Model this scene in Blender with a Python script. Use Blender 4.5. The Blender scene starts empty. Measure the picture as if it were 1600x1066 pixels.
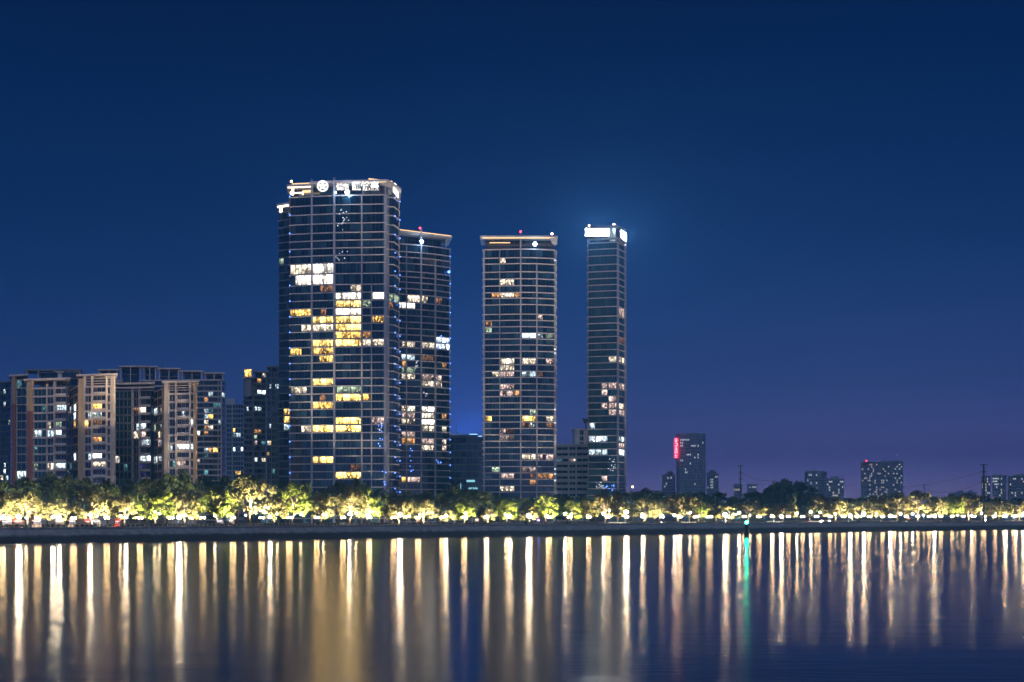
import bpy, math, random
from mathutils import Vector, Matrix
rnd = random.Random(7)
R = math.radians
SC = bpy.context.scene
COL = SC.collection

# ------------------------------------------------------------------ camera
F, YH, CH = 2222.2, 803.0, 9.0          # focal length in photo pixels, eye level row, eye height
cam_d = bpy.data.cameras.new('camera')
cam = bpy.data.objects.new('camera', cam_d); COL.objects.link(cam)
cam.location = (0, 0, CH); cam.rotation_euler = (R(90), 0, 0)
cam_d.lens = 50; cam_d.sensor_width = 36; cam_d.sensor_fit = 'HORIZONTAL'
cam_d.shift_y = (YH - 533.0) / 1600.0
cam_d.clip_start = 0.5; cam_d.clip_end = 30000
SC.camera = cam
# ------------------------------------------------------------------ night sky
world = bpy.data.worlds.new('World'); SC.world = world; world.use_nodes = True
wn, wl = world.node_tree.nodes, world.node_tree.links
wn.clear()
def ramp(nodes, stops, interp='LINEAR'):
    n = nodes.new('ShaderNodeValToRGB'); e = n.color_ramp.elements
    e[0].position, e[0].color = stops[0][0], (*stops[0][1], 1)
    e[1].position, e[1].color = stops[-1][0], (*stops[-1][1], 1)
    for p, c in stops[1:-1]:
        k = e.new(p); k.color = (*c, 1)
    n.color_ramp.interpolation = interp
    return n
tc = wn.new('ShaderNodeTexCoord'); sx = wn.new('ShaderNodeSeparateXYZ')
wl.new(tc.outputs['Generated'], sx.inputs[0])
west = ramp(wn, [(0.0, (.30, .36, 1.0)), (.05, (.058, .115, .40)), (.11, (.013, .055, .20)), (.20, (.0012, .026, .115)), (.36, (.0001, .0090, .052)), (1.0, (.0003, .005, .028))], 'B_SPLINE')
east = ramp(wn, [(0.0, (.80, .62, 1.7)), (.035, (.19, .215, .70)), (.09, (.026, .078, .26)), (.20, (.0012, .029, .125)), (.36, (.0001, .0095, .055)), (1.0, (.0003, .005, .028))], 'B_SPLINE')
wl.new(sx.outputs['Z'], west.inputs[0]); wl.new(sx.outputs['Z'], east.inputs[0])
mr = wn.new('ShaderNodeMapRange'); mr.inputs[1].default_value = -.28; mr.inputs[2].default_value = .22
wl.new(sx.outputs['X'], mr.inputs[0])
mx = wn.new('ShaderNodeMix'); mx.data_type = 'RGBA'
wl.new(mr.outputs[0], mx.inputs[0]); wl.new(west.outputs[0], mx.inputs[6]); wl.new(east.outputs[0], mx.inputs[7])
bg = wn.new('ShaderNodeBackground'); bg.inputs[1].default_value = 1.0
wo = wn.new('ShaderNodeOutputWorld')
wl.new(mx.outputs[2], bg.inputs[0]); wl.new(bg.outputs[0], wo.inputs[0])
# ------------------------------------------------------------------ city glow from behind the viewer, added as the one sun lamp, very soft
sun_d = bpy.data.lights.new('city_glow', 'SUN'); sun_d.energy = 1.0; sun_d.angle = R(30); sun_d.color = (.68, .79, 1.0)
sun = bpy.data.objects.new('city_glow', sun_d); COL.objects.link(sun)
sun.rotation_euler = (R(40), 0, R(-4))
# ------------------------------------------------------------------ exposure and sampling
SC.view_settings.view_transform = 'Standard'; SC.view_settings.look = 'None'
SC.view_settings.exposure = 0; SC.view_settings.gamma = 1
SC.render.engine = 'CYCLES'
cy = SC.cycles
cy.use_denoising = True
cy.max_bounces = 5; cy.diffuse_bounces = 2; cy.glossy_bounces = 3; cy.transmission_bounces = 2; cy.volume_bounces = 0
cy.transparent_max_bounces = 4
cy.use_light_tree = True; cy.sample_clamp_indirect = 6; cy.caustics_reflective = False; cy.caustics_refractive = False
cy.use_adaptive_sampling = False

# ================================================================== helpers
def W(px, py, Y): return Vector(((px - 800) / F * Y, Y, CH + (YH - py) / F * Y))
def S(Y): return F / Y                                                # photo pixels per metre at distance Y

class MB:
    """collects faces of ONE mesh"""
    def __init__(s): s.v, s.f, s.m, s.uv, s.r = [], [], [], [], []
    def face(s, pts, mi=0, uv=None, r=(0, 0)):
        n = len(s.v); s.v += [tuple(p) for p in pts]; s.f.append(tuple(range(n, n + len(pts)))); s.m.append(mi)
        s.uv.append(uv or [(0, 0)] * len(pts)); s.r.append(r)
    def solid(s, pts, faces, mi=0):
        n = len(s.v); s.v += [tuple(p) for p in pts]
        for f in faces:
            s.f.append(tuple(n + i for i in f)); s.m.append(mi); s.uv.append([(0, 0)] * len(f)); s.r.append((0, 0))
    def prism(s, poly, z0, z1, mi=0):
        n = len(poly)
        P = [(p[0], p[1], z0) for p in poly] + [(p[0], p[1], z1) for p in poly]
        fs = [tuple(range(n))[::-1], tuple(range(n, 2 * n))] + [(i, (i + 1) % n, n + (i + 1) % n, n + i) for i in range(n)]
        s.solid(P, fs, mi)
    def box(s, c, d, rz=0, mi=0):
        ca, sa = math.cos(rz), math.sin(rz); hx, hy, hz = d[0] / 2, d[1] / 2, d[2] / 2
        q = [(c[0] + x * ca - y * sa, c[1] + x * sa + y * ca) for x, y in ((-hx, -hy), (hx, -hy), (hx, hy), (-hx, hy))]
        s.prism(q, c[2] - hz, c[2] + hz, mi)
    def tube(s, a, b, r0, r1=None, n=6, mi=0):
        a, b = Vector(a), Vector(b); r1 = r0 if r1 is None else r1
        d = (b - a).normalized(); u = d.orthogonal().normalized(); w = d.cross(u)
        P = []
        for c, r in ((a, r0), (b, r1)):
            for k in range(n):
                t = 2 * math.pi * k / n; P.append(c + (u * math.cos(t) + w * math.sin(t)) * r)
        s.solid(P, [(i, (i + 1) % n, n + (i + 1) % n, n + i) for i in range(n)] + [tuple(range(n))[::-1], tuple(range(n, 2 * n))], mi)
    def ball(s, c, r, n=8, rings=5, mi=0, squash=1):
        P = [(c[0], c[1], c[2] - r * squash)]
        for i in range(1, rings):
            t = math.pi * i / rings
            for k in range(n):
                a = 2 * math.pi * k / n
                P.append((c[0] + r * math.sin(t) * math.cos(a), c[1] + r * math.sin(t) * math.sin(a), c[2] - r * squash * math.cos(t)))
        P.append((c[0], c[1], c[2] + r * squash)); fs = []
        for k in range(n):
            fs.append((0, 1 + (k + 1) % n, 1 + k))
            fs.append((len(P) - 1, len(P) - 1 - n + k, len(P) - 1 - n + (k + 1) % n))
            for i in range(rings - 2):
                a = 1 + i * n; fs.append((a + k, a + (k + 1) % n, a + n + (k + 1) % n, a + n + k))
        s.solid(P, fs, mi)
    def mesh(s, name, mats, origin=(0, 0, 0), smooth=False):
        me = bpy.data.meshes.new(name); o = Vector(origin)
        me.from_pydata([tuple(Vector(p) - o) for p in s.v], [], s.f)
        for m in mats: me.materials.append(m)
        me.polygons.foreach_set('material_index', s.m)
        if any(any(c != (0, 0) for c in u) for u in s.uv):
            l = me.uv_layers.new(name='pane'); l2 = me.uv_layers.new(name='seed'); i = 0
            for u, r in zip(s.uv, s.r):
                for c in u: l.data[i].uv = c; l2.data[i].uv = r; i += 1
        if smooth: me.polygons.foreach_set('use_smooth', [True] * len(me.polygons))
        me.update(); return me
    def build(s, name, mats, parent=None, smooth=False, origin=None):
        if not isinstance(mats, (list, tuple)): mats = [mats]
        if origin is None: origin = parent.matrix_world.translation if parent else (0, 0, 0)
        ob = bpy.data.objects.new(name, s.mesh(name, mats, origin, smooth)); COL.objects.link(ob)
        if parent: ob.parent = parent
        else: ob.location = origin
        return ob

def tag(o, label=None, cat=None, group=None, kind=None):
    for k, v in (('label', label), ('category', cat), ('group', group), ('kind', kind)):
        if v: o[k] = v
    return o
def empty(name, loc, label=None, cat=None, group=None):
    o = bpy.data.objects.new(name, None); COL.objects.link(o); o.location = loc; o.empty_display_size = .5
    o.matrix_world = Matrix.Translation(loc)
    return tag(o, label, cat, group)
def copy_tree(o, parent=None):
    c = o.copy(); COL.objects.link(c); c.parent = parent
    for ch in list(o.children): copy_tree(ch, c)
    return c
def offset_poly(pts, d):
    n = len(pts); A = sum(pts[i][0] * pts[(i + 1) % n][1] - pts[(i + 1) % n][0] * pts[i][1] for i in range(n))
    sg = 1 if A > 0 else -1; out = []
    for i in range(n):
        p, c, q = Vector(pts[i - 1]), Vector(pts[i]), Vector(pts[(i + 1) % n])
        n1 = Vector(((c - p).y, -(c - p).x)).normalized() * sg; n2 = Vector(((q - c).y, -(q - c).x)).normalized() * sg
        m = (n1 + n2); m = m.normalized() if m.length > 1e-4 else n1
        out.append(tuple(c + m * (d / max(.45, m.dot(n1)))))
    return out

# ================================================================== materials
def mat(name):
    m = bpy.data.materials.new(name); m.use_nodes = True
    n, l = m.node_tree.nodes, m.node_tree.links
    return m, n, l, n['Principled BSDF']
def wall_mat(name, col, rough=.7, var=.25, scale=.25, spec=.3, streak=True):
    m, n, l, b = mat(name)
    t = n.new('ShaderNodeTexCoord'); mp = n.new('ShaderNodeMapping'); mp.inputs['Scale'].default_value = (scale, scale, scale * (.18 if streak else 1))
    l.new(t.outputs['Object'], mp.inputs[0])
    z = n.new('ShaderNodeTexNoise'); z.inputs['Scale'].default_value = 1; z.inputs['Detail'].default_value = 5
    l.new(mp.outputs[0], z.inputs['Vector'])
    r = ramp(n, [(.3, tuple(c * (1 - var) for c in col)), (.7, tuple(min(1, c * (1 + var * .6)) for c in col))])
    l.new(z.outputs[0], r.inputs[0]); l.new(r.outputs[0], b.inputs['Base Color'])
    b.inputs['Roughness'].default_value = rough; b.inputs['Specular IOR Level'].default_value = spec
    return m
def glow_mat(name, col, strength, sampled=False):
    m, n, l, b = mat(name)
    n.remove(b); e = n.new('ShaderNodeEmission'); e.inputs[0].default_value = (*col, 1); e.inputs[1].default_value = strength
    l.new(e.outputs[0], n['Material Output'].inputs[0])
    m.cycles.emission_sampling = 'FRONT' if sampled else 'NONE'
    return m
def math_node(n, l, op, a, b=None, c=None):
    k = n.new('ShaderNodeMath'); k.operation = op
    for i, v in enumerate((a, b, c)):
        if v is None: continue
        if isinstance(v, (int, float)): k.inputs[i].default_value = v
        else: l.new(v, k.inputs[i])
    return k.outputs[0]
def pane_inputs(n, l):
    u = n.new('ShaderNodeUVMap'); u.uv_map = 'pane'; s = n.new('ShaderNodeUVMap'); s.uv_map = 'seed'
    a = n.new('ShaderNodeSeparateXYZ'); b = n.new('ShaderNodeSeparateXYZ')
    l.new(u.outputs[0], a.inputs[0]); l.new(s.outputs[0], b.inputs[0])
    return a.outputs[0], a.outputs[1], b.outputs[0], b.outputs[1]
def pattern(n, l, x, y, w, scale, detail=2):
    cx = n.new('ShaderNodeCombineXYZ')
    for i, v in enumerate((x, y, w)):
        if isinstance(v, (int, float)): cx.inputs[i].default_value = v
        else: l.new(v, cx.inputs[i])
    z = n.new('ShaderNodeTexNoise'); z.inputs['Scale'].default_value = scale; z.inputs['Detail'].default_value = detail
    l.new(cx.outputs[0], z.inputs['Vector']); return z.outputs[0]
def maprange(n, l, v, a, b, c, d):
    k = n.new('ShaderNodeMapRange'); l.new(v, k.inputs[0])
    for i, q in enumerate((a, b, c, d)): k.inputs[i + 1].default_value = q
    return k.outputs[0]
def glass_mat(name, dark, curtain, frame=(.2, .21, .24), mull=1.6, share=.5):
    m, n, l, b = mat(name)
    u, v, r1, r2 = pane_inputs(n, l)
    pleat = maprange(n, l, pattern(n, l, u, 0.0, math_node(n, l, 'MULTIPLY', r1, 91.0), 1.5, 3), .35, .65, .25, 1.1)
    has = math_node(n, l, 'GREATER_THAN', r2, 1 - share)
    reach = math_node(n, l, 'GREATER_THAN', pattern(n, l, u, 3.0, math_node(n, l, 'MULTIPLY', r2, 57.0), .35, 0), .42)
    k = math_node(n, l, 'MULTIPLY', math_node(n, l, 'MULTIPLY', has, reach), math_node(n, l, 'MULTIPLY', pleat, maprange(n, l, r1, 0, 1, .35, 1.7)))
    mxc = n.new('ShaderNodeMix'); mxc.data_type = 'RGBA'
    l.new(k, mxc.inputs[0]); mxc.inputs[6].default_value = (*dark, 1); mxc.inputs[7].default_value = (*curtain, 1)
    bar = math_node(n, l, 'LESS_THAN', math_node(n, l, 'FRACT', math_node(n, l, 'DIVIDE', u, mull)), .075)
    m2 = n.new('ShaderNodeMix'); m2.data_type = 'RGBA'
    l.new(bar, m2.inputs[0]); l.new(mxc.outputs[2], m2.inputs[6]); m2.inputs[7].default_value = (*frame, 1)
    l.new(m2.outputs[2], b.inputs['Base Color'])
    b.inputs['Roughness'].default_value = .12; b.inputs['Specular IOR Level'].default_value = .8
    return m
def lit_mat(name, col, strength, busy=.75, mull=1.6):
    """a lit room behind a pane: bright ceiling lamp, furniture and curtains against it"""
    m, n, l, b = mat(name); n.remove(b)
    u, v, r1, r2 = pane_inputs(n, l)
    seed = math_node(n, l, 'MULTIPLY', r1, 83.0)
    top = maprange(n, l, v, .15, .95, .45, 1.35)
    blot = maprange(n, l, pattern(n, l, math_node(n, l, 'MULTIPLY', u, .8), math_node(n, l, 'MULTIPLY', v, 2.0), seed, 1.0, 2), .42, .56, 1 - busy, 1.0)
    drape = maprange(n, l, pattern(n, l, u, 7.0, seed, .9, 2), .38, .55, .55, 1.1)
    lampspot = maprange(n, l, pattern(n, l, u, math_node(n, l, 'MULTIPLY', v, 1.5), math_node(n, l, 'ADD', seed, 31.0), 1.3, 0), .58, .72, 0, 1.4)
    room = maprange(n, l, r2, 0, 1, .4, 1.4)
    room = math_node(n, l, 'MULTIPLY', room, maprange(n, l, pattern(n, l, u, 11.0, math_node(n, l, 'MULTIPLY', r2, 71.0), .3, 0), .40, .45, .22, 1.0))
    bar = math_node(n, l, 'GREATER_THAN', math_node(n, l, 'FRACT', math_node(n, l, 'DIVIDE', u, mull)), .08)
    bar = maprange(n, l, bar, 0, 1, .3, 1)
    k = math_node(n, l, 'MULTIPLY', math_node(n, l, 'MULTIPLY', top, blot), math_node(n, l, 'MULTIPLY', drape, room))
    k = math_node(n, l, 'ADD', k, math_node(n, l, 'MULTIPLY', lampspot, .6))
    k = math_node(n, l, 'MULTIPLY', math_node(n, l, 'MULTIPLY', k, bar), strength)
    e = n.new('ShaderNodeEmission'); e.inputs[0].default_value = (*col, 1); l.new(k, e.inputs[1])
    l.new(e.outputs[0], n['Material Output'].inputs[0])
    m.cycles.emission_sampling = 'NONE'
    return m

M = dict(
    slab=wall_mat('pale slab edge', (.50, .48, .53), .6, .15),
    column=wall_mat('pale column cladding', (.38, .39, .47), .55, .15),
    core=wall_mat('dark spandrel', (.03, .045, .065), .5, .3),
    glass=glass_mat('tower glass', (.003, .018, .036), (.026, .074, .118), (.10, .12, .16)),
    tealglass=glass_mat('teal glass', (.010, .045, .055), (.03, .11, .13), (.1, .14, .15), 1.5, .6),
    flatglass=glass_mat('flat window glass', (.012, .025, .035), (.12, .12, .13), (.3, .28, .27), 1.1, .45),
    beige=wall_mat('beige render', (.66, .53, .44), .8, .2),
    tan=wall_mat('tan render', (.64, .42, .23), .8, .2),
    red=wall_mat('terracotta cladding', (.42, .15, .10), .8, .25),
    pinkish=wall_mat('pale pink render', (.68, .57, .52), .8, .2),
    greywall=wall_mat('grey wall', (.20, .21, .25), .75, .25),
    darkwall=wall_mat('dark wall', (.10, .11, .14), .75, .3),
    white=wall_mat('white wall', (.62, .60, .60), .7, .15),
    metal=wall_mat('dark metal', (.06, .06, .065), .45, .2, 1.0, .5, False),
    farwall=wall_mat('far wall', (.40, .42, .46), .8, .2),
    lw=lit_mat('lit cream room', (1, .84, .62), 2.4),
    lW=lit_mat('lit white room', (1, .90, .76), 4.5, .35),
    la=lit_mat('lit amber room', (1, .57, .13), 4.0),
    lA=lit_mat('lit bright amber room', (1, .63, .17), 6.2, .5),
    lo=lit_mat('lit orange room', (1, .48, .16), 1.5),
    ld=lit_mat('dim orange room', (.9, .42, .2), .55, .9),
    lc=lit_mat('lit cool white room', (.74, .92, 1), 2.2),
    lC=lit_mat('bright cool white room', (.8, .93, 1), 5, .4),
    lg=lit_mat('pale green room', (.66, .86, .60), 1.2),
    lp=lit_mat('pink room', (1, .72, .62), 1.5),
    lt=lit_mat('teal room', (.3, .78, .85), .6),
    lb=lit_mat('violet room', (.09, .09, .5), .22, .5),
    far_lit=glow_mat('far lit room', (.82, .90, 1), 1.6),
    far_warm=glow_mat('far warm room', (1, .82, .55), 1.6),
    led=glow_mat('blue led', (.10, .25, 1), 7),
    gold=glow_mat('gold cove light', (1, .66, .32), 1.9),
    goldhot=glow_mat('bright gold cove light', (1, .74, .45), 7),
    signwhite=glow_mat('white sign face', (1, .96, .90), 2.2),
    crown=glow_mat('crown sign face', (.95, 1, 1), 190, True),
    redlamp=glow_mat('red beacon lamp', (1, .04, .08), 12),
    pinklamp=glow_mat('pale beacon lamp', (1, .62, .55), 14),
    orangelamp=glow_mat('orange beacon lamp', (1, .45, .18), 16),
    blueflood=glow_mat('blue white floodlight', (.55, .80, 1), 60, True),
    bluestrip=glow_mat('blue roof light', (.25, .55, 1), 3),
    blueup=glow_mat('blue upward floodlight', (.10, .38, 1), 3200, True),
    redsign=glow_mat('red neon', (1, .03, .10), 5),
    redsignhot=glow_mat('red neon tube', (1, .45, .45), 6),
    tealpanel=glow_mat('teal fluorescent', (.35, .85, .95), 1.1),
)
LIT = {k[1:]: k for k in M if len(k) == 2 and k[0] == 'l'}

# ================================================================== buildings
class Building:
    def __init__(s, name, label, cat, px, Y, group=None):
        s.Y = Y; s.root = empty(name, W(px, YH, Y).xy.to_3d() + Vector((0, 0, 4.6)), label, cat, group); s.wins = []
    def part(s, name, mb, mats, label=None, parent=None):
        o = mb.build(name, mats, None, origin=s.root.location); o.location = (0, 0, 0); o.parent = parent or s.root
        if label: o['label'] = label
        return o
    def pt(s, plan, px):
        """point of the facade line that column px of the photo meets"""
        for (a, ya), (b, yb) in zip(plan, plan[1:]):
            if px <= b or (b, yb) == plan[-1]:
                t = (px - a) / (b - a); Y = 1 / ((1 - t) / ya + t / yb)
                return Vector(((px - 800) / F * Y, Y))
    def footprint(s, plan, depth, pull=2.0):
        pts = [tuple(s.pt(plan, p)) for p, _ in plan]
        c = (plan[0][0] + plan[-1][0]) / 2
        for px, Y in (plan[-1], plan[0]):
            q = px + (pull if px < c else -pull); Y2 = max(Y for _, Y in plan) + depth
            pts.append(((q - 800) / F * Y2, Y2))
        return pts
    def mass(s, plan, depth, lines, refpx, bays, lits=(), slab='slab', core='core', glass='glass', slab_t=.42, out=.5,
             zbot=4.6, top=None, rand=0, randkinds='wc', parapet=0, slabs=True, slab_name='floor_slab', gap=(.3, .3)):
        Yr = s.pt(plan, refpx).y
        zs = [CH + (YH - py) / F * Yr for py in lines]
        poly = s.footprint(plan, depth)
        mb = MB(); mb.prism(offset_poly(poly, -.3), zbot, (zs[0] if top is None else CH + (YH - top) / F * Yr) - .05)
        s.part('wall', mb, M[core])
        if slabs:
            ring = offset_poly(poly, out)
            for z in zs:
                mb = MB(); mb.prism(ring, z - slab_t / 2, z + slab_t / 2); s.part(slab_name, mb, M[slab])
        spec = []
        for L in lits:
            x0, x1, y, k = L
            Y = s.pt(plan, min(max((x0 + x1) / 2, plan[0][0]), plan[-1][0])).y; spec.append((x0, x1, CH + (YH - y) / F * Y, k))
        for zi, (z1, z0) in enumerate(zip(zs, zs[1:])):
            a0, a1 = z0 + slab_t / 2 + gap[0], z1 - slab_t / 2 - gap[1] * .4
            for bay in bays:
                if isinstance(bay, tuple): bay, kind = bay
                else: kind = glass
                for p0, p1 in zip(bay, bay[1:]):
                    k = None
                    for x0, x1, z, kk in spec:
                        if z0 < z <= z1 and min(p1, x1) - max(p0, x0) > .45 * (p1 - p0): k = kk
                    if k is None and rand and rnd.random() < rand: k = rnd.choice(randkinds)
                    s.window(plan, p0, p1, a0, a1, kind, k)
                if parapet and kind == 'balcony':
                    pass
    def window(s, plan, p0, p1, z0, z1, kind, k, inset=.35):
        if s.root['category'] == 'building' and s.root.name.startswith('far'): inset = .26 * (p1 - p0); z0, z1 = z0 + .28 * (z1 - z0), z1 - .12 * (z1 - z0)
        a, b = s.pt(plan, p0 + inset), s.pt(plan, p1 - inset)
        d = b - a; n = Vector((d.y, -d.x)).normalized()
        if n.dot(-a) < 0: n = -n
        a, b = a + n * .03, b + n * .03; w = d.length
        r = (rnd.random(), rnd.random()); g = 'flatglass' if kind == 'balcony' else kind
        s.wins.append((w * (z1 - z0) * (3 if k else 1), ((a.x, a.y, z0), (b.x, b.y, z0), (b.x, b.y, z1), (a.x, a.y, z1)),
                       [(0.15, 0), (w + .15, 0), (w + .15, 1), (.15, 1)], r, LIT[k] if k else g))
    def balcony(s, plan, p0, p1, lines, refpx, m, out=1.1, h=1.05, lift=.1):
        Yr = s.pt(plan, refpx).y
        for py in lines:
            z = CH + (YH - py) / F * Yr; a, b = s.pt(plan, p0), s.pt(plan, p1); d = b - a; n = Vector((d.y, -d.x)).normalized()
            if n.dot(-a) < 0: n = -n
            mb = MB(); q = [tuple(a - n * .2), tuple(b - n * .2), tuple(b + n * out), tuple(a + n * out)]
            mb.prism(q, z + lift, z + lift + .14); o = n * (out - .12)
            mb.prism([tuple(a + o), tuple(b + o), tuple(b + n * out), tuple(a + n * out)], z + lift + .15, z + lift + h)
            s.part('balcony', mb, M[m])
    def column(s, plan, px, wpx, top, bot, m, out=.75, name='column', zbot=None):
        c = s.pt(plan, px); a, b = s.pt(plan, max(plan[0][0], px - .5)), s.pt(plan, min(plan[-1][0], px + .5)); d = (b - a)
        rz = math.atan2(d.y, d.x); w = .85 * wpx / S(c.y); n = Vector((d.y, -d.x)).normalized()
        z1 = CH + (YH - top) / F * c.y; z0 = 4.6 if bot is None else CH + (YH - bot) / F * c.y
        cc = c + n * (out / 2 - .4); mb = MB(); mb.box((cc.x, cc.y, (z0 + z1) / 2), (w, out + .8, z1 - z0), rz); return s.part(name, mb, M[m])
    def plate(s, plan, depth, py0, py1, refpx, m, out=1.2, name='roof', pull=2.0):
        Yr = s.pt(plan, refpx).y; mb = MB()
        mb.prism(offset_poly(s.footprint(plan, depth, pull), out), CH + (YH - py1) / F * Yr, CH + (YH - py0) / F * Yr); return s.part(name, mb, M[m])
    def strip(s, plan, p0, p1, py0, py1, m, out=.9, name='cove_light', thick=.25):
        a, b = s.pt(plan, p0), s.pt(plan, p1); d = b - a; n = Vector((d.y, -d.x)).normalized()
        q = [tuple(a + n * out), tuple(b + n * out), tuple(b + n * (out - thick)), tuple(a + n * (out - thick))]
        Y = (a.y + b.y) / 2; mb = MB(); mb.prism(q, CH + (YH - py1) / F * Y, CH + (YH - py0) / F * Y); return s.part(name, mb, M[m])
    def lamp(s, px, py, Y, r, m, name='beacon_lamp', mast=None):
        p = W(px, py, Y); mb = MB(); mb.ball(p, r); o = s.part(name, mb, M[m])
        if mast: mb = MB(); mb.tube(W(px, mast, Y), p - Vector((0, 0, r)), .22, .15); s.part('mast', mb, M['metal'])
        return o
    def leds(s, plan, spots):
        for px, py in spots:
            c = s.pt(plan, px); p = W(px, py, c.y); a = s.pt(plan, px - .2); b = s.pt(plan, px + .2); d = b - a; n = Vector((d.y, -d.x)).normalized()
            mb = MB(); mb.box((p.x + n.x * .7, p.y + n.y * .7, p.z), (.42, .3, .42)); s.part('led_light', mb, M['led'])
    def finish(s, most=100):
        s.wins.sort(key=lambda w: -w[0])
        for _, q, uv, r, m in s.wins[:most]:
            mb = MB(); mb.face(q, 0, uv, r); s.part('window', mb, M[m])
        if s.wins[most:]:
            keys = sorted({w[4] for w in s.wins[most:]}); mb = MB()
            for _, q, uv, r, m in s.wins[most:]: mb.face(q, keys.index(m), uv, r)
            s.part('window', mb, [M[k] for k in keys])['kind'] = 'stuff'
        return s.root
def facade_glints(t, plan, boxes):  # glowing dots added to stand for reflections of lights on the facade
    for x0, x1, y0, y1, n_, m in boxes:
        for k in range(n_):
            px = rnd.uniform(x0, x1); c = t.pt(plan, px); p = W(px, rnd.uniform(y0, y1), c.y - .9); mb = MB(); mb.ball(p, rnd.uniform(.16, .3), 6, 4); t.part('facade_glint', mb, M[m])
def steps(a, d, n): return [a + d * i for i in range(n)]

def even(a, b, n): return [a + (b - a) * i / n for i in range(n + 1)]

# ---- the signed tower
t = Building('residential_tower', 'tallest dark glass tower with lit sign crown and many amber windows', 'tower', 530, 660)
P1 = [(453, 661.5), (487.5, 659), (522.5, 657), (602.5, 655), (606, 660.5), (615, 661), (623.5, 670)]
L1 = [304.6, 319, 333, 348, 362.5, 374.5, 386.5, 398, 410, 427, 444] + steps(456.3, 12.2, 30)
lit1 = [(456, 487, 421, 'w'), (491, 522, 421, 'W'), (460, 487, 438, 'W'), (491, 522, 438, 'W'), (499, 521, 452, 'd'), (547, 564, 450, 'w'), (524, 564, 462, 'W'), (581, 602, 462, 'W'), (606, 624, 462, 'g'),
        (529, 564, 474.6, 'A'), (567, 580, 474.6, 'g'), (606, 612, 475, 'd'), (454, 487, 487, 'a'), (499, 511, 487, 'd'), (526, 564, 487, 'W'), (488, 521, 499, 'A'), (526, 564, 499, 'A'), (585, 602, 499, 'a'),
        (473, 487, 512, 'w'), (488, 521, 512, 'w'), (526, 564, 512, 'A'), (567, 580, 523.6, 'o'), (526, 564, 523.6, 'a'), (488, 521, 536, 'A'), (526, 564, 536, 'A'), (567, 602, 536, 'w'),
        (455, 471, 549, 'a'), (494, 521, 549, 'a'), (499, 521, 561, 'a'), (488, 521, 597, 'A'), (525, 548, 597, 'b'), (454, 480, 610, 'w'), (526, 564, 610, 'g'), (499, 510, 622, 'd'), (526, 564, 622, 'A'), (567, 580, 622, 'a'),
        (488, 521, 634.6, 'a'), (525, 564, 658, 'A'), (581, 602, 658, 'p'), (471, 487, 671, 'w'), (488, 521, 671, 'A'), (526, 564, 671, 'A'), (489, 521, 721, 'A'), (547, 564, 732, 'd'), (524, 564, 745, 'A')]
t.mass(P1, 24, L1, 600, [[454, 461.5, 471, 479.5, 486.3], [489, 499.5, 510, 520.8], [524.6, 536, 547.5, 556, 564], [567, 579.6], [581.6, 601.4], [606.5, 614.8], [615.4, 623]], lit1)
for px, w, top in ((487.5, 2.4, 280.5), (522.5, 3.4, 278), (565.4, 2.4, 305), (580.6, 1.5, 446), (602.4, 2.2, 305), (605.8, .8, 305)): t.column(P1, px, w, top, None, 'column')
PW = [(435.5, 681), (453, 677)]
t.mass(PW, 16, [331] + steps(343, 11.8, 37), 450, [[436, 443.5, 452.5]], [(444, 453, 641, 'a'), (444, 453, 653, 'a'), (444, 453, 664, 'c'), (436, 443.5, 411, 'g')], slab='greywall', out=.3)
t.plate(PW, 10, 317, 320.5, 450, 'slab', 1.0); t.strip(PW, 435.5, 452.5, 320.7, 324, 'goldhot', .8); t.strip(PW, 437, 440, 324, 331, 'goldhot', .1, thick=.6); t.lamp(438.5, 330, 676, .7, 'goldhot', 'terrace_lamp')
P1c = [(457, 668), (522, 664), (600, 662), (612, 669)]
t.mass(P1c, 14, [287, 304], 600, [even(458, 611, 10)], [], slabs=False, core='darkwall')
PL = [(450, 661), (487, 659)]; PR = [(486, 658), (522.5, 656), (604, 654), (625, 671)]
t.plate(PL, 14, 288, 291.5, 480, 'slab', .6); t.strip(PL, 450, 486.5, 291.7, 293.4, 'goldhot', .3); t.strip(PL, 455, 485, 286.4, 287.8, 'gold', .3)
t.plate(PR, 20, 281, 284.2, 600, 'slab', .7); t.strip(PR, 526, 603, 284.4, 285.8, 'gold', .4); t.strip(PR, 575, 612, 281.4, 283.2, 'gold', .9)
t.strip(P1, 455, 457.5, 293.5, 304, 'goldhot', -.6, 'lit_post', .8); t.strip(P1, 459, 470, 300, 301.5, 'goldhot', -.8); t.strip(P1, 473, 486, 296.5, 300.5, 'gold', -.8); t.strip(P1, 471.5, 473, 298, 304, 'goldhot', -.7, 'lit_post')
t.lamp(456, 302, 659, .9, 'goldhot', 'terrace_lamp'); t.lamp(455.5, 283.5, 660, .55, 'orangelamp', mast=288)
t.lamp(542.5, 300.5, 653.5, 1.0, 'blueflood', 'roof_floodlight'); t.lamp(524.5, 301, 655, .35, 'blueflood', 'roof_floodlight')
for px in (567, 602, 612): t.column(P1, px, .9, 284, 304.4, 'column', .2, 'roof_post')
t.leds(P1, [(453.6, 307.5 + i * 28.8 * (1 if i < 4 else .0)) for i in range(4)] + [(453.6, 446.5 + 24.4 * i) for i in range(14)])
t.leds(P1, [(615.2, 309 + 28.8 * i) for i in range(5)] + [(615.2, 446.5 + 24.4 * i) for i in range(14)] + [(622.8, 315 + 28.8 * i) for i in range(5)] + [(622.8, 452.3 + 24.35 * i) for i in range(14)])
facade_glints(t, P1, [(525, 546, 327, 360, 16, 'far_lit'), (525, 546, 388, 407, 7, 'far_lit'), (591, 598, 660, 700, 9, 'led'), (596, 604, 733, 760, 7, 'led'), (590, 597, 662, 680, 5, 'far_lit')])
t.finish()

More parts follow.
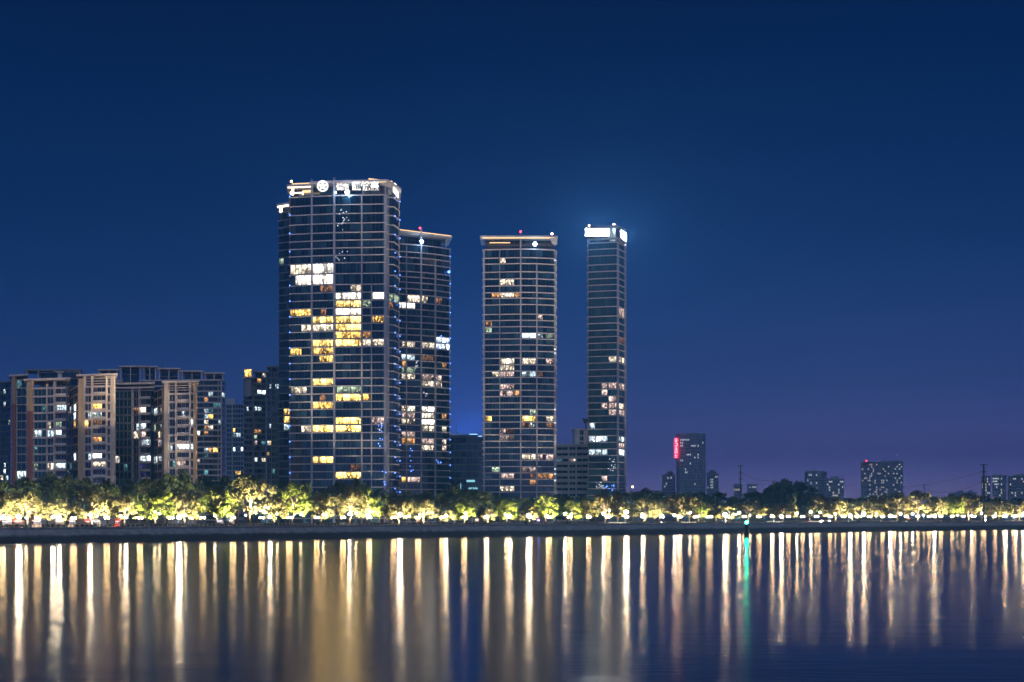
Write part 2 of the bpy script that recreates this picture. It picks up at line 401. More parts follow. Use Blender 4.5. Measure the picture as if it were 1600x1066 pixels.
# signs on its roof: every character and the round emblem a part
def glyph(sign, text, x0, y1, hpx, Y, name, m, slant=None, bold=.018):
    cu = bpy.data.curves.new('lettering', 'FONT'); cu.body = text; size = hpx / S(Y); cu.size = size; cu.extrude = .18; cu.offset = bold * size
    o = bpy.data.objects.new('lettering', cu); COL.objects.link(o)
    bpy.context.view_layer.update()
    me = bpy.data.meshes.new_from_object(o.evaluated_get(bpy.context.evaluated_depsgraph_get()))
    bpy.data.objects.remove(o)
    me.transform(Matrix.Translation(W(x0, y1, Y) - sign.location) @ Matrix.Rotation(R(90), 4, 'X')); me.materials.clear(); me.materials.append(m)
    for p in me.polygons: p.material_index = 0
    q = bpy.data.objects.new(name, me); COL.objects.link(q); q.parent = sign; return q
sg = empty('roof_sign', W(545, 298, 652), 'white lit characters and round emblem on the tallest tower roof', 'sign')
for ch, x in (('僑', 525.0), ('鑫', 535.0)): glyph(sg, ch, x, 296.2, 10.6, 652, 'character', M['signwhite'])
for ch, x in (('匯', 549.6), ('悅', 563.8), ('臺', 578.0)): glyph(sg, ch, x, 296.2, 14.6, 652, 'character', M['signwhite'])
mb = MB()
for py in (285.6, 298.2): mb.tube(W(524, py, 652.8), W(593, py, 652.8), .1)
for px in (524, 547, 570, 593): mb.tube(W(px, 304, 652.8), W(px, 285.6, 652.8), .1)
o = mb.build('sign_frame', M['metal'], None, origin=sg.location); o.location = (0, 0, 0); o.parent = sg
c = W(504.2, 291, 655); s = S(655); mb = MB()
def disc_ring(mb, c, r0, r1, t0=0, t1=2 * math.pi, n=32, th=.3):
    for i in range(n):
        a, b = t0 + (t1 - t0) * i / n, t0 + (t1 - t0) * (i + 1) / n
        P = [(c.x + r * math.cos(t), c.y + y, c.z + r * math.sin(t)) for y in (-th, 0) for r, t in ((r0, a), (r1, a), (r1, b), (r0, b))]
        mb.solid(P, [(0, 1, 2, 3), (7, 6, 5, 4), (1, 5, 6, 2), (0, 3, 7, 4)])
disc_ring(mb, c, 1.98, 2.62)
for k in range(5):
    a = R(90 + 72 * k); disc_ring(mb, c, 1.45, 1.98, a - .17, a + .17, 4)
    disc_ring(mb, c, .42, 1.52, a - R(27), a + R(27), 8)
for k in range(5):
    a = R(54 + 72 * k); disc_ring(mb, c, .0, .42, a - .5, a + .5, 4)
o = mb.build('emblem', M['signwhite'], None, origin=sg.location); o.location = (0, 0, 0); o.parent = sg
mb = MB(); a, b = W(617.5, 289, 664), W(626.5, 295, 676); n = Vector(((b - a).y, -(b - a).x, 0)).normalized() * .5
sg2 = empty('roof_sign', W(621, 304, 670), 'small slanting white lit sign face at the tallest tower corner', 'sign')
mb.solid([W(615.5, 290, 664), W(623, 300.5, 676), W(623, 309.5, 676), W(615.5, 299, 664)] + [p + Vector((-.5, .5, 0)) for p in (W(615.5, 290, 664), W(623, 300.5, 676), W(623, 309.5, 676), W(615.5, 299, 664))],
         [(0, 3, 2, 1), (4, 5, 6, 7), (0, 1, 5, 4), (1, 2, 6, 5), (2, 3, 7, 6), (3, 0, 4, 7)])
o = mb.build('sign_face', M['signwhite'], None, origin=sg2.location); o.location = (0, 0, 0); o.parent = sg2
mb = MB(); q = [W(617, 286, 664), W(627, 297.5, 676), W(627, 299.5, 676), W(617, 288.5, 664)]
mb.solid(q + [p + Vector((-.6, .6, 0)) for p in q], [(0, 3, 2, 1), (4, 5, 6, 7), (0, 1, 5, 4), (1, 2, 6, 5), (2, 3, 7, 6), (3, 0, 4, 7)])
o = mb.build('light_bar', M['goldhot'], None, origin=sg2.location); o.location = (0, 0, 0); o.parent = sg2

# ---- the tower behind it
t = Building('residential_tower', 'tower with tilted gold-edged roof, half hidden behind the signed tower', 'tower', 665, 720)
P2 = [(618, 714), (657.7, 719), (680, 723), (703, 729)]
L2 = [382.5, 394, 402.5, 412, 424.6, 433, 441.5, 451.5, 460.5, 473] + steps(483.3, 10.05, 34)
lit2 = [(642, 655, 469, 'w'), (659, 668, 469, 'w'), (681, 686, 469, 'd'), (622, 649, 478, 'W'), (627, 648, 540, 'w'), (659, 678, 540, 'w'), (681, 702, 530, 'C'), (681, 702, 541, 'C'), (627, 648, 560, 'c'), (659, 679, 561, 'd'),
        (627, 637, 569, 'o'), (691, 698, 571, 'o'), (627, 648, 580, 'g'), (627, 652, 590, 'w'), (659, 687, 590, 'p'), (659, 687, 602, 'w'), (627, 648, 640.6, 'w'), (659, 680, 640.6, 'W'), (627, 648, 650, 'p'), (659, 680, 650, 'w'), (691, 699, 650, 'o'),
        (627, 648, 661, 'w'), (659, 680, 661, 'W'), (659, 685, 672, 'w'), (691, 697, 672, 'w'), (627, 648, 680, 'p'), (627, 642, 691, 'o'), (659, 680, 691, 'p'), (691, 697, 691, 'p'), (659, 680, 701, 'w'), (691, 699, 701, 'p'), (627, 637, 751, 'a'), (638, 656, 751, 'p')]
t.mass(P2, 22, L2, 640, [[619, 627.5, 634], [636, 648.5, 656.4], [659, 668.5, 678.6], [681.2, 690.5, 697.5, 702.4]], lit2)
for px, w, top in ((635, 1.2, 384), (657.7, 2.3, 358.5), (679.9, 1.9, 408)): t.column(P2, px, w, top, None, 'column')
t.mass([(622, 722), (690, 736)], 10, [366, 382], 640, [even(623, 689, 5)], [(645, 655, 374, 't')], slabs=False, core='greywall')
PT = [(616, 711), (704.5, 729)]
t.plate(PT, 18, 359.5, 362.4, 622, 'slab', .6, pull=5); t.strip(PT, 622, 704, 363.6, 364.8, 'gold', .8); t.strip(PT, 676, 690, 366.6, 369.8, 'gold', -2.5)
t.column(P2, 698, 1.6, 371, 386, 'column', .2, 'roof_post')
t.lamp(659, 377.5, 716, .85, 'blueflood', 'roof_floodlight'); t.lamp(656.3, 356.5, 717, .5, 'redlamp', mast=362)
t.leds(P2, [(702.4, 401), (702.4, 444), (702.4, 465.5), (702.4, 489), (702.4, 509), (702.4, 529)] + [(702.4, 568 + 19.9 * i) for i in range(10)])
t.lamp(701.5, 425, 727, .75, 'led', 'led_light')
facade_glints(t, P2, [(649, 653, 562, 578, 9, 'far_lit'), (640, 646, 700, 740, 7, 'led'), (661, 668, 612, 622, 4, 'far_lit'), (682, 690, 718, 726, 5, 'led'), (683, 702, 525, 545, 10, 'led')])
t.finish()

# ---- the broad middle tower
t = Building('residential_tower', 'broad middle glass tower with gold-lit roof edge, standing clear of its neighbours', 'tower', 812, 700)
P3 = [(755, 701), (813.6, 699), (838.6, 699.5), (866, 702), (869, 708)]
L3 = [389.4, 402.8, 412, 424.8, 435.7, 446.5, 457, 466, 476, 491, 500.6, 510.5, 520.3, 529.6, 539, 549, 559.7] + steps(570, 9.95, 24)
lit3 = [(780, 789, 407, 'w'), (780, 803, 442, 'w'), (768, 780, 462.6, 'o'), (780, 803, 462.6, 'w'), (804, 812, 462.6, 'o'), (841, 847, 495, 'p'), (756, 768.5, 506, 'o'), (756, 768.5, 515.5, 'g'), (816, 838, 524.7, 'C'), (841, 848, 524.7, 'c'), (852, 864, 524.7, 'g'),
        (781, 804, 564, 'w'), (816, 838, 564, 'w'), (853, 864, 564, 'p'), (781, 804, 575, 'w'), (768.5, 780.5, 584.5, 'w'), (781, 804, 584.5, 'p'), (816, 838, 584.5, 'c'), (841, 848, 584.5, 'd'), (781, 804, 604, 'p'), (781, 804, 613, 'p'), (804, 812, 613, 'o'), (828, 838, 643, 'g'),
        (756, 768.5, 653, 'a'), (816, 838, 653, 'A'), (853, 867, 653, 'w'), (816, 838, 662, 'd'), (829, 838, 662, 'c'), (853, 864, 662, 'd'), (781, 804, 673, 'd'), (781, 790, 673, 'p'), (781, 804, 682, 'p'), (816, 838, 711, 'w'), (841, 848, 711, 'p'), (853, 865, 711, 'p'),
        (816, 838, 731, 'p'), (769, 781, 732, 'g'), (781, 804, 741, 'p'), (830, 838, 741, 'd'), (841, 851, 741, 'o'), (853, 865, 741, 'o'), (829, 838, 752, 'o'), (781, 804, 761, 'w')]
t.mass(P3, 22, L3, 813, [[758.5, 768.5, 780.5], [781.5, 790, 803.5, 812], [815.6, 828, 837], [840.4, 848, 853, 864.8]], lit3)
for px, w, top in ((756.6, 2.2, 391), (813.6, 2.3, 363.5), (838.6, 1.9, 411), (781, 1, 391), (866.6, .9, 391)): t.column(P3, px, w, top, None, 'column')
t.mass([(758, 708), (866, 708)], 10, [373.5, 389], 813, [even(759, 865, 8)], [], slabs=False, core='darkwall')
PT = [(753, 699), (868.5, 699)]
t.plate(PT, 20, 369, 371.2, 813, 'slab', 1.0); t.strip(PT, 754, 866, 371.5, 373.2, 'gold', .9); t.strip([(764, 701), (800, 701)], 765, 797, 378.6, 380, 'gold', 0); t.strip(PT, 755, 860, 368, 369, 'gold', -1)
mb = MB(); q = [W(859, 371.5, 697), W(870.5, 372, 697), W(870.5, 381.5, 697), W(863, 381, 697)]
mb.solid(q + [p + Vector((0, .5, 0)) for p in q], [(3, 2, 1, 0), (4, 5, 6, 7), (0, 1, 5, 4), (1, 2, 6, 5), (2, 3, 7, 6), (3, 0, 4, 7)]); t.part('roof_fin', mb, M['white'])
t.lamp(836, 381.5, 697, .95, 'blueflood', 'roof_floodlight'); t.lamp(813.5, 362, 698, .5, 'redlamp', mast=369); t.lamp(862.5, 365.5, 698, .55, 'pinklamp', mast=369)
for py in (407, 546, 552, 640, 661, 733, 741, 751): t.lamp(867.2, py, 701, .42, 'signwhite' if py in (546,) else 'far_lit', 'stair_light')
t.finish()

# ---- the slim tower with the white crown
t = Building('residential_tower', 'slimmest tall tower, its top floors washed by a glaring white crown sign', 'tower', 948, 760)
P4 = [(918.5, 761), (949.5, 758), (963.5, 757), (966, 758.5), (976, 768)]
L4 = [379.2, 389, 399.5, 413.3, 424, 435, 445, 454.6, 465.3, 479.3, 494.2, 505, 516, 526, 536, 546.4] + steps(556.7, 10.35, 24)
lit4 = [(965, 977, 488.6, 'p'), (965, 977, 528, 'd'), (951, 964, 563, 'w'), (966, 977, 563, 'w'), (940, 951, 605, 'p'), (953, 964, 605, 'p'), (966, 977, 605, 'p'), (941, 951, 615, 'p'), (953, 964, 626, 'p'), (943, 951, 636, 'p'), (955, 965, 636, 'p'), (966, 972, 636, 'w'),
        (952, 964, 647, 'p'), (966, 977, 647, 'p'), (924, 931, 667, 'c'), (923, 937, 689, 'C'), (940, 951, 689, 'c'), (966, 977, 689, 'c'), (967, 977, 700, 'p'), (922, 938, 711, 'c'), (940, 951, 711, 'c'), (966, 977, 711, 'C'), (943, 952, 752, 'p')]
t.mass(P4, 20, L4, 950, [[920, 930, 940, 949], [951, 963.2], [966.6, 975.4]], lit4, glass='tealglass')
for px, w, top in ((965, 2.0, 378), (976.4, 1.4, 378)): t.column(P4, px, w, top, None, 'column')
t.column(P4, 919.2, .9, 379, None, 'greywall')
t.mass([(920, 764), (963, 760), (974, 772)], 12, [356, 379], 950, [even(921, 962, 4)], [(950, 963, 372, 'c')], slabs=False, core='greywall')
t.plate([(916, 760), (962, 756), (976, 768)], 16, 352.5, 355, 950, 'greywall', .8)
t.plate(P4, 14, 371.5, 373.2, 950, 'slab', .5, 'parapet')
t.lamp(920.5, 352.4, 759, .5, 'pinklamp', mast=354); t.lamp(959.3, 351, 756, .6, 'pinklamp', mast=354); t.lamp(977, 383, 768, .45, 'signwhite', 'stair_light')
facade_glints(t, P4, [(950, 962, 716, 736, 12, 'far_lit'), (930, 945, 750, 764, 14, 'far_lit'), (946, 962, 758, 766, 8, 'led')])
t.finish()
def panel(name, label, q, m, th=Vector((0, .4, 0))):
    r = empty(name, (q[2] + q[3]) / 2, label, 'sign'); mb = MB()
    mb.solid(q + [p + th for p in q], [(3, 2, 1, 0), (4, 5, 6, 7), (0, 1, 5, 4), (1, 2, 6, 5), (2, 3, 7, 6), (3, 0, 4, 7)])
    o = mb.build('casing', M['metal'], None, origin=r.location); o.location = (0, 0, 0); o.parent = r
    u, v = (q[1] - q[0]).normalized() * .15, Vector((0, 0, .15)); f_ = th.normalized() * -.05; mb = MB()
    mb.face([q[3] + u + v + f_, q[2] - u + v + f_, q[1] - u - v + f_, q[0] + u - v + f_])
    o = mb.build('sign_face', m, None, origin=r.location); o.location = (0, 0, 0); o.parent = r
    mb = MB()
    for k in range(4):
        p = q[3].lerp(q[2], (k + .5) / 4) + th; mb.tube(p + Vector((0, 0, 5)), p + Vector((0, .1, -1.2)), .12)
    o = mb.build('bracket', M['metal'], None, origin=r.location); o.location = (0, 0, 0); o.parent = r
panel('roof_sign', 'glaring white sign across the slim tower crown', [W(914.5, 357.3, 756.5), W(951.5, 357.3, 753), W(951.5, 369, 753), W(914.5, 369, 756.5)], M['crown'])
panel('roof_sign', 'narrow glaring white sign on the slim tower corner, turned aside', [W(970, 359.5, 760.5), W(978.4, 365, 769), W(978.4, 377.5, 769), W(970, 371, 760.5)], M['crown'], Vector((-.3, .3, 0)))

# ---- dark slab block and the low white block between the towers
t = Building('office_block', 'dark flat-fronted block with blue roof lights between two towers', 'building', 730, 900)
PD = [(701, 900), (758, 900)]
t.mass(PD, 30, steps(683, 10.8, 12), 730, [even(702, 757, 6)], [], slab='darkwall', core='darkwall', out=.15, glass='glass')
t.strip(PD, 704, 722, 679, 680.3, 'bluestrip', -1); t.strip(PD, 733, 746, 678, 680.3, 'bluestrip', -1); t.strip(PD, 747, 753, 681, 682.4, 'bluestrip', .3)
t.plate(PD, 24, 681, 683, 730, 'darkwall', .3)
t.strip(PD, 703, 756, 679.3, 681, 'darkwall', .3, 'parapet', .3)
for x0, x1 in ((712, 722), (738, 748)):
    a, c_ = W(x0, 681, 911), W(x1, 681, 911); mb = MB(); mb.box(((a.x + c_.x) / 2, 911, a.z + .15), (c_.x - a.x, 2.2, .25)); t.part('roof_floodlight', mb, M['blueup'])
for px, h in ((713, 660), (738, 673), (742, 671), (746, 674)):
    mb = MB(); mb.tube(W(px, 681, 904), W(px, h, 904), .18, .1); t.part('mast', mb, M['metal'])
t.strip(PD, 729, 742, 750, 753.5, 'tealpanel', .4, 'garage_light'); t.strip(PD, 732, 746, 762, 764.5, 'tealpanel', .4, 'garage_light'); t.strip(PD, 719.5, 720.5, 755, 764, 'tealpanel', .4, 'garage_light')
t.finish()
t = Building('office_block', 'low white banded block beside the slim tower with a rounded roof house', 'building', 894, 800)
PO = [(866, 802), (920, 798)]
t.mass(PO, 25, steps(696.5, 9.1, 14), 890, [[869, 878, 887.5], ([889.6, 894.5, 899.3], 'tealglass'), [901.6, 910, 918.5]], [(869, 876, 716, 't'), (889, 900, 717, 'p'), (884, 888, 716, 'c')], slab='white', core='white', slab_t=1.75, out=.4, gap=(.1, .1))
for px, w in ((888.5, 1.6), (900.5, 1.6), (867.4, 1.4), (919.4, 1.2)): t.column(PO, px, w, 697, None, 'white', .5)
t.plate(PO, 25, 695, 697, 890, 'white', .6, 'parapet')
PP = [(894, 836), (895.5, 830), (898, 828), (921, 826)]
t.mass(PP, 14, [671.5, 681, 690, 697], 905, [[905.5, 908, 912]], [], slab='white', core='white', out=.2, slabs=False, zbot=40)
t.plate(PP, 14, 669.8, 671.8, 905, 'white', .3)
mb = MB(); q = [W(909, 653.5, 820), W(922, 655, 824), W(922, 662.5, 824), W(913, 662, 820)]
mb.solid(q + [p + Vector((0, 1, 0)) for p in q], [(3, 2, 1, 0), (4, 5, 6, 7), (0, 1, 5, 4), (1, 2, 6, 5), (2, 3, 7, 6), (3, 0, 4, 7)]); mb.tube(W(915.5, 671, 822.5), W(915.5, 660, 822.5), .35); t.part('rooftop_panel', mb, M['metal'])
t.finish()

# ---- apartment blocks of the west bank
def lines_from(a, d, Y):
    n = int((CH + (YH - a) / F * Y - 5) / (d / F * Y)) + 1; return steps(a, d, n)
t = Building('apartment_block', 'apartment block with tan-over-red corner piers and teal glass bays', 'building', 62, 625)
PA = [(17.5, 645), (41.5, 640)]; PB = [(41, 618), (106.5, 612)]
LA, LB = lines_from(594, 12.9, 640), lines_from(606.5, 12.9, 615)
t.mass(PA, 20, LA, 30, [([26.8, 33.5, 40.6], 'tealglass')], [(30, 35, 600, 't'), (30, 33.5, 740, 'c'), (34, 40, 740, 'c')], slab='beige', core='beige', slab_t=.35, out=.2, gap=(.15, .2))
t.mass(PB, 20, LB, 80, [([53.5, 59.5, 65.5, 72.4], 'tealglass'), ([74.6, 79.5, 84.8], 'flatglass'), ([87.4, 96, 104.6], 'balcony')],
       [(87, 105, 640, 'c'), (65, 72, 640, 't'), (75, 79.5, 665, 'w'), (87, 97, 665, 'g'), (53, 65, 678, 'c'), (75, 85, 678, 'c'), (87, 97, 678, 'c'), (53, 60, 706, 't'), (53, 60, 731, 'g'), (75, 85, 731, 'w'), (87, 105, 731, 'c')], slab='pinkish', core='beige', slab_t=.7, out=.25, gap=(.1, .2))
t.balcony(PB, 87, 105, LB[1:], 96, 'pinkish')
for P, px, w, top, mid in ((PA, 22.2, 8.6, 588, 631), (PB, 47.2, 11.6, 596, 643)):
    t.column(P, px, w, top, mid, 'tan', .5, 'pier'); t.column(P, px, w, mid + .01, None, 'red', .5, 'pier')
t.column(PB, 73.5, 1.6, 600, None, 'pinkish', .4); t.column(PB, 86, 1.8, 596, None, 'pinkish', .9); t.column(PB, 105.8, 1.8, 600, None, 'darkwall', .9)
t.plate(PA, 20, 585, 588, 30, 'pinkish', .9); t.plate(PB, 18, 591, 594, 80, 'pinkish', .9); t.plate([(40, 655), (128, 655)], 14, 577, 579.5, 80, 'greywall', .4)
for px in (42, 60, 85, 95, 107, 125): t.column([(40, 655), (128, 655)], px, 1.6, 579, 600, 'pinkish', .2, 'roof_post')
t.mass([(62, 652), (122, 650)], 12, [582, 592, 604], 80, [even(64, 120, 6)], [], slab='greywall', core='darkwall', zbot=60)
t.mass([(89, 635), (98, 635)], 6, [581, 600], 93, [], slab='pinkish', core='pinkish', zbot=60)
t.finish()
t = Building('apartment_block', 'apartment block with slim tan-sided frame front and open top frame', 'building', 150, 610)
PA = [(107, 642), (123, 612)]; PB = [(122.5, 608), (180, 604)]
LA = lines_from(604, 12.9, 620); LB = lines_from(604, 12.9, 606)
t.mass(PA, 16, LA, 120, [([109, 112, 114.6], 'flatglass'), ([115.4, 118.6, 121.5], 'flatglass')], [(108, 112, 638, 'c'), (115.5, 118.5, 638, 'C'), (115.5, 118.5, 652, 'C'), (115.5, 118.5, 665, 'a'), (115.5, 118.5, 717, 'C'), (109, 112, 731, 't')], slab='beige', core='beige', out=.2, slab_t=.5)
t.mass(PB, 18, LB, 150, [([133.4, 138, 142.6], 'flatglass'), ([145.8, 152, 159, 165.6], 'balcony'), ([168.6, 172], 'flatglass')],
       [(145, 159, 639, 'a'), (138, 143, 652, 'c'), (145, 160, 652, 'c'), (133, 138, 663, 'a'), (145, 160, 665, 'd'), (133, 138, 677, 'd'), (146, 160, 690, 'o'), (138, 143, 717, 'c'), (145, 160, 717, 'C'), (145, 166, 731, 'w'), (133, 142, 731, 'b'), (133, 142, 744, 'b'), (168, 172, 652, 'b'), (168, 172, 665, 'b')], slab='pinkish', core='beige', slab_t=.8, out=.2, gap=(.1, .2))
t.balcony(PB, 145.5, 166, LB[1:], 155, 'pinkish', .8)
t.column(PB, 127.4, 9.4, 592, None, 'tan', .6, 'pier'); t.column(PB, 176.4, 6.6, 588, None, 'beige', .6, 'pier')
for px in (132.6, 144.3, 167.2): t.column(PB, px, 1.7, 588, None, 'pinkish', .9)
t.plate(PB, 14, 584.5, 587.5, 150, 'pinkish', .9)
for i in range(3): t.strip(PB, 133, 172, 591 + 4 * i, 592.2 + 4 * i, 'pinkish', .3, 'top_rail')
t.mass([(131, 618), (174, 617)], 8, [590, 604], 150, [even(133, 172, 3)], [], slab='beige', core='darkwall', slabs=False, zbot=50)
t.finish()
t = Building('apartment_block', 'recessed apartment block with a tall teal glass wall and stacked balconies', 'building', 208, 640)
PA = [(179.5, 640), (206, 640), (240, 636)]; LA = lines_from(611, 12.6, 640)
t.mass(PA, 18, LA, 200, [([180.5, 187, 193.5, 199.5, 205.4], 'tealglass'), ([209, 213, 217.4], 'flatglass'), ([219.8, 228, 236], 'balcony')],
       [(209, 217, 647, 'd'), (220, 228, 647, 'W'), (213, 217, 672, 'c'), (220, 231, 672, 'c'), (211, 217, 684, 'w'), (220, 229, 684, 'p'), (220, 236, 697, 'c'), (180, 187, 721, 'W'), (220, 236, 722, 'C'), (220, 228, 735, 'b'), (220, 228, 748, 'b'), (193, 199.5, 735, 't')], slab='greywall', core='pinkish', slab_t=.5, out=.25, gap=(.1, .2))
t.balcony(PA, 219.5, 236.5, LA[1:], 228, 'pinkish', .8)
t.column(PA, 207.2, 2, 604, None, 'pinkish', .4); t.column(PA, 218.6, 1.6, 604, None, 'pinkish', .8); t.column(PA, 238, 2.2, 612, None, 'core', 1.0)
t.plate(PA, 16, 598, 601, 200, 'pinkish', .6); t.plate(PA, 16, 605, 607.5, 200, 'pinkish', .4, 'parapet')
t.finish()
t = Building('apartment_block', 'slim beige apartment block with tan corner strips and bright white room', 'building', 280, 612)
PA = [(239.5, 640), (257, 614)]; PB = [(256.5, 610), (308, 607)]; LA = lines_from(609, 12.8, 625); LB = lines_from(615.5, 12.9, 608)
t.mass(PA, 14, LA, 250, [([240.6, 243.4, 246], 'flatglass'), ([247, 250, 253], 'flatglass')], [(240, 246, 646, 'c'), (240, 243.4, 670, 'g'), (247, 250, 684, 'w'), (247, 250, 696, 'p'), (240, 246, 722, 'c')], slab='beige', core='tan', out=.2)
t.mass(PB, 16, LB, 280, [([265.3, 269.5, 273.8], 'tealglass'), ([277.2, 283.5, 290, 296], 'balcony'), ([298.4, 302], 'tealglass')],
       [(283, 290, 644, 'c'), (298, 302, 658, 'C'), (265, 271, 696, 'c'), (277, 302, 696, 'C'), (269, 274, 720, 't'), (277, 288, 720, 'p'), (298, 302, 696, 'c')], slab='pinkish', core='beige', slab_t=.8, out=.2, gap=(.1, .2))
t.balcony(PB, 277, 296.5, LB[1:], 285, 'pinkish', .8)
t.column(PB, 260.6, 7.6, 598, None, 'beige', .6, 'pier'); t.column(PB, 305, 5.4, 598, None, 'tan', .6, 'pier')
for px in (275.4, 297.3): t.column(PB, px, 1.7, 598, None, 'pinkish', .9)
t.plate(PB, 12, 595.5, 598, 280, 'pinkish', .9)
for i in range(3): t.strip(PB, 265, 302, 602 + 3.6 * i, 603.2 + 3.6 * i, 'pinkish', .3, 'top_rail')
t.mass([(262, 620), (303, 619)], 8, [601, 616], 280, [even(264, 302, 3)], [], slab='beige', core='darkwall', slabs=False, zbot=50)
t.finish()
t = Building('apartment_block', 'wide grey apartment block behind with stepped roof frames and rounded balconies', 'building', 250, 800)
PA = [(156, 812), (306, 806), (345, 806), (352, 818)]; LA = lines_from(594, 8.75, 806)
t.mass(PA, 26, LA, 300, [even(158, 304, 14), ([308, 312.5, 317.4], 'tealglass'), ([319, 325.5, 333, 340.4], 'balcony'), ([341.5, 344.8], 'balcony'), ([345.5, 351.5], 'flatglass')],
       [(325, 333, 615, 'c'), (319, 325.5, 622, 'o'), (345.5, 351.5, 619, 'c'), (333, 345, 632, 't'), (319, 325, 641, 'c'), (325.5, 333, 641, 't'), (319, 325, 649, 'c'), (325.5, 333, 650, 'a'), (319, 325, 658, 'w'), (341.5, 344.8, 659, 'c'), (319, 325, 668, 'o'), (325.5, 333, 667, 'w'), (308, 312.5, 676, 'W'), (319, 325, 676, 'o'), (319, 325, 704, 'c'), (325.5, 333, 703, 'o'), (333, 340, 703, 'a'), (319, 325, 711, 't'), (308, 312.5, 724, 'p'), (319, 325, 738, 't')],
       slab='pinkish', core='greywall', slab_t=.8, out=.3, gap=(.1, .2))
t.column(PA, 341, .9, 596, None, 'pinkish', .8); t.column(PA, 345.2, .9, 596, None, 'pinkish', .6)
for x0, x1, top, Y in ((153, 186, 577, 812), (186, 222, 571.5, 806), (222, 246, 572, 812), (246, 282, 575, 812), (282, 318, 579, 812), (318, 351, 582, 814)):
    Pq = [(x0 + 1, Y), (x1 - 1, Y)]
    t.plate(Pq, 16, top, top + 2, x0 + 5, 'pinkish', .5, 'roof')
    t.mass([(x0 + 5, Y + 3), (x1 - 4, Y + 3)], 12, [top + 6, top + 14, 600], x0 + 9, [even(x0 + 6, x1 - 5, 3)], [(205, 212, 579, 't')], slab='greywall', core='greywall', zbot=60, slab_t=.4)
    for k in range(3): t.column(Pq, x0 + 3 + k * (x1 - x0 - 6) / 2, 1.4, top + 1, 600, 'pinkish', .2, 'roof_post')
for px, py in ((211, 566), (254, 563), (326, 570)):
    mb = MB(); mb.tube(W(px, 577, 815), W(px, py, 815), .25, .1); t.part('mast', mb, M['metal'])
t.finish()
t = Building('apartment_block', 'dark block at the edge, cut by the frame, with few lit windows', 'building', 5, 700)
PA = [(-40, 706), (17, 700)]
t.mass(PA, 20, lines_from(598, 9.6, 700), 5, [even(-38, 0, 4), [1, 5.5, 9, 13, 16]], [(5, 9, 612, 'c'), (5, 9, 629, 'c'), (12, 16, 661, 'g'), (5, 9, 732, 'c'), (5, 9, 741, 'c'), (1, 5, 747, 'w'), (10, 13, 747, 'c')], slab='darkwall', core='darkwall', out=.15)
t.plate(PA, 16, 596, 598, 5, 'greywall', .4); t.finish()
t = Building('apartment_block', 'faint far block in the gap beside the wide grey block', 'building', 366, 1000)
PA = [(352, 1003), (381, 1000)]
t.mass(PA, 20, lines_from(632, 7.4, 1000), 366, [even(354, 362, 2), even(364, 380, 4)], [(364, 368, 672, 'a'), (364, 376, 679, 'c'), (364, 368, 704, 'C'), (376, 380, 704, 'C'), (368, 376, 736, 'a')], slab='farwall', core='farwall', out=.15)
t.plate([(353, 1003), (366, 1003)], 14, 623, 632, 360, 'farwall', .2, 'roof_house'); mb = MB(); mb.tube(W(371, 632, 1003), W(371, 622, 1003), .2, .1); t.part('mast', mb, M['metal'])
t.finish()
t = Building('apartment_block', 'dark narrow block close against the signed tower with a small lit crown room', 'building', 408, 740)
PA = [(380.5, 742), (396, 738), (416, 744)]; PB = [(416, 735), (437, 735)]
t.mass(PA, 20, lines_from(590, 8.85, 740), 396, [([381.5, 385, 388.5, 394.5], 'flatglass'), ([397, 402, 408.5, 415], 'balcony')],
       [(403, 409, 598, 'o'), (385, 388.5, 614, 'c'), (402, 415, 614, 'C'), (385, 388, 640, 'c'), (397, 409, 639, 'c'), (397, 405, 672, 'o'), (397, 402, 690, 'p'), (409, 415, 690, 't'), (397, 402, 715, 'C'), (409, 415, 716, 'w'), (397, 402, 681, 'g')], slab='greywall', core='greywall', slab_t=.7, out=.25)
t.mass(PB, 18, lines_from(582, 8.85, 735), 425, [([417.4, 421, 424.6, 430, 436], 'flatglass')], [(421, 424.6, 606, 'c'), (421, 424.6, 664, 'c'), (421, 424.6, 689, 'a'), (417, 421, 697, 'c'), (417, 421, 714, 'a'), (424, 430, 738, 't'), (430, 436, 602, 'c')], slab='darkwall', core='greywall', out=.2)
t.mass([(381, 739), (394, 736)], 8, [577, 590], 388, [[382, 388, 393]], [(382, 393, 585, 'a')], slab='pinkish', core='greywall', zbot=70)
t.plate(PB, 14, 572, 574, 425, 'greywall', .3); t.plate([(396, 742), (416, 744)], 12, 580, 582, 405, 'greywall', .3); t.mass([(398, 745), (416, 747)], 8, [582, 591], 405, [even(399, 415, 3)], [(410, 415, 588, 'w')], core='darkwall', slabs=False, zbot=70)
t.mass([(419, 740), (436, 740)], 8, [574, 583], 425, [even(420, 435, 3)], [], core='darkwall', slabs=False, zbot=70)
for px in (417, 424, 433): t.column(PB, px, .9, 574, None, 'greywall', .3)
t.finish()

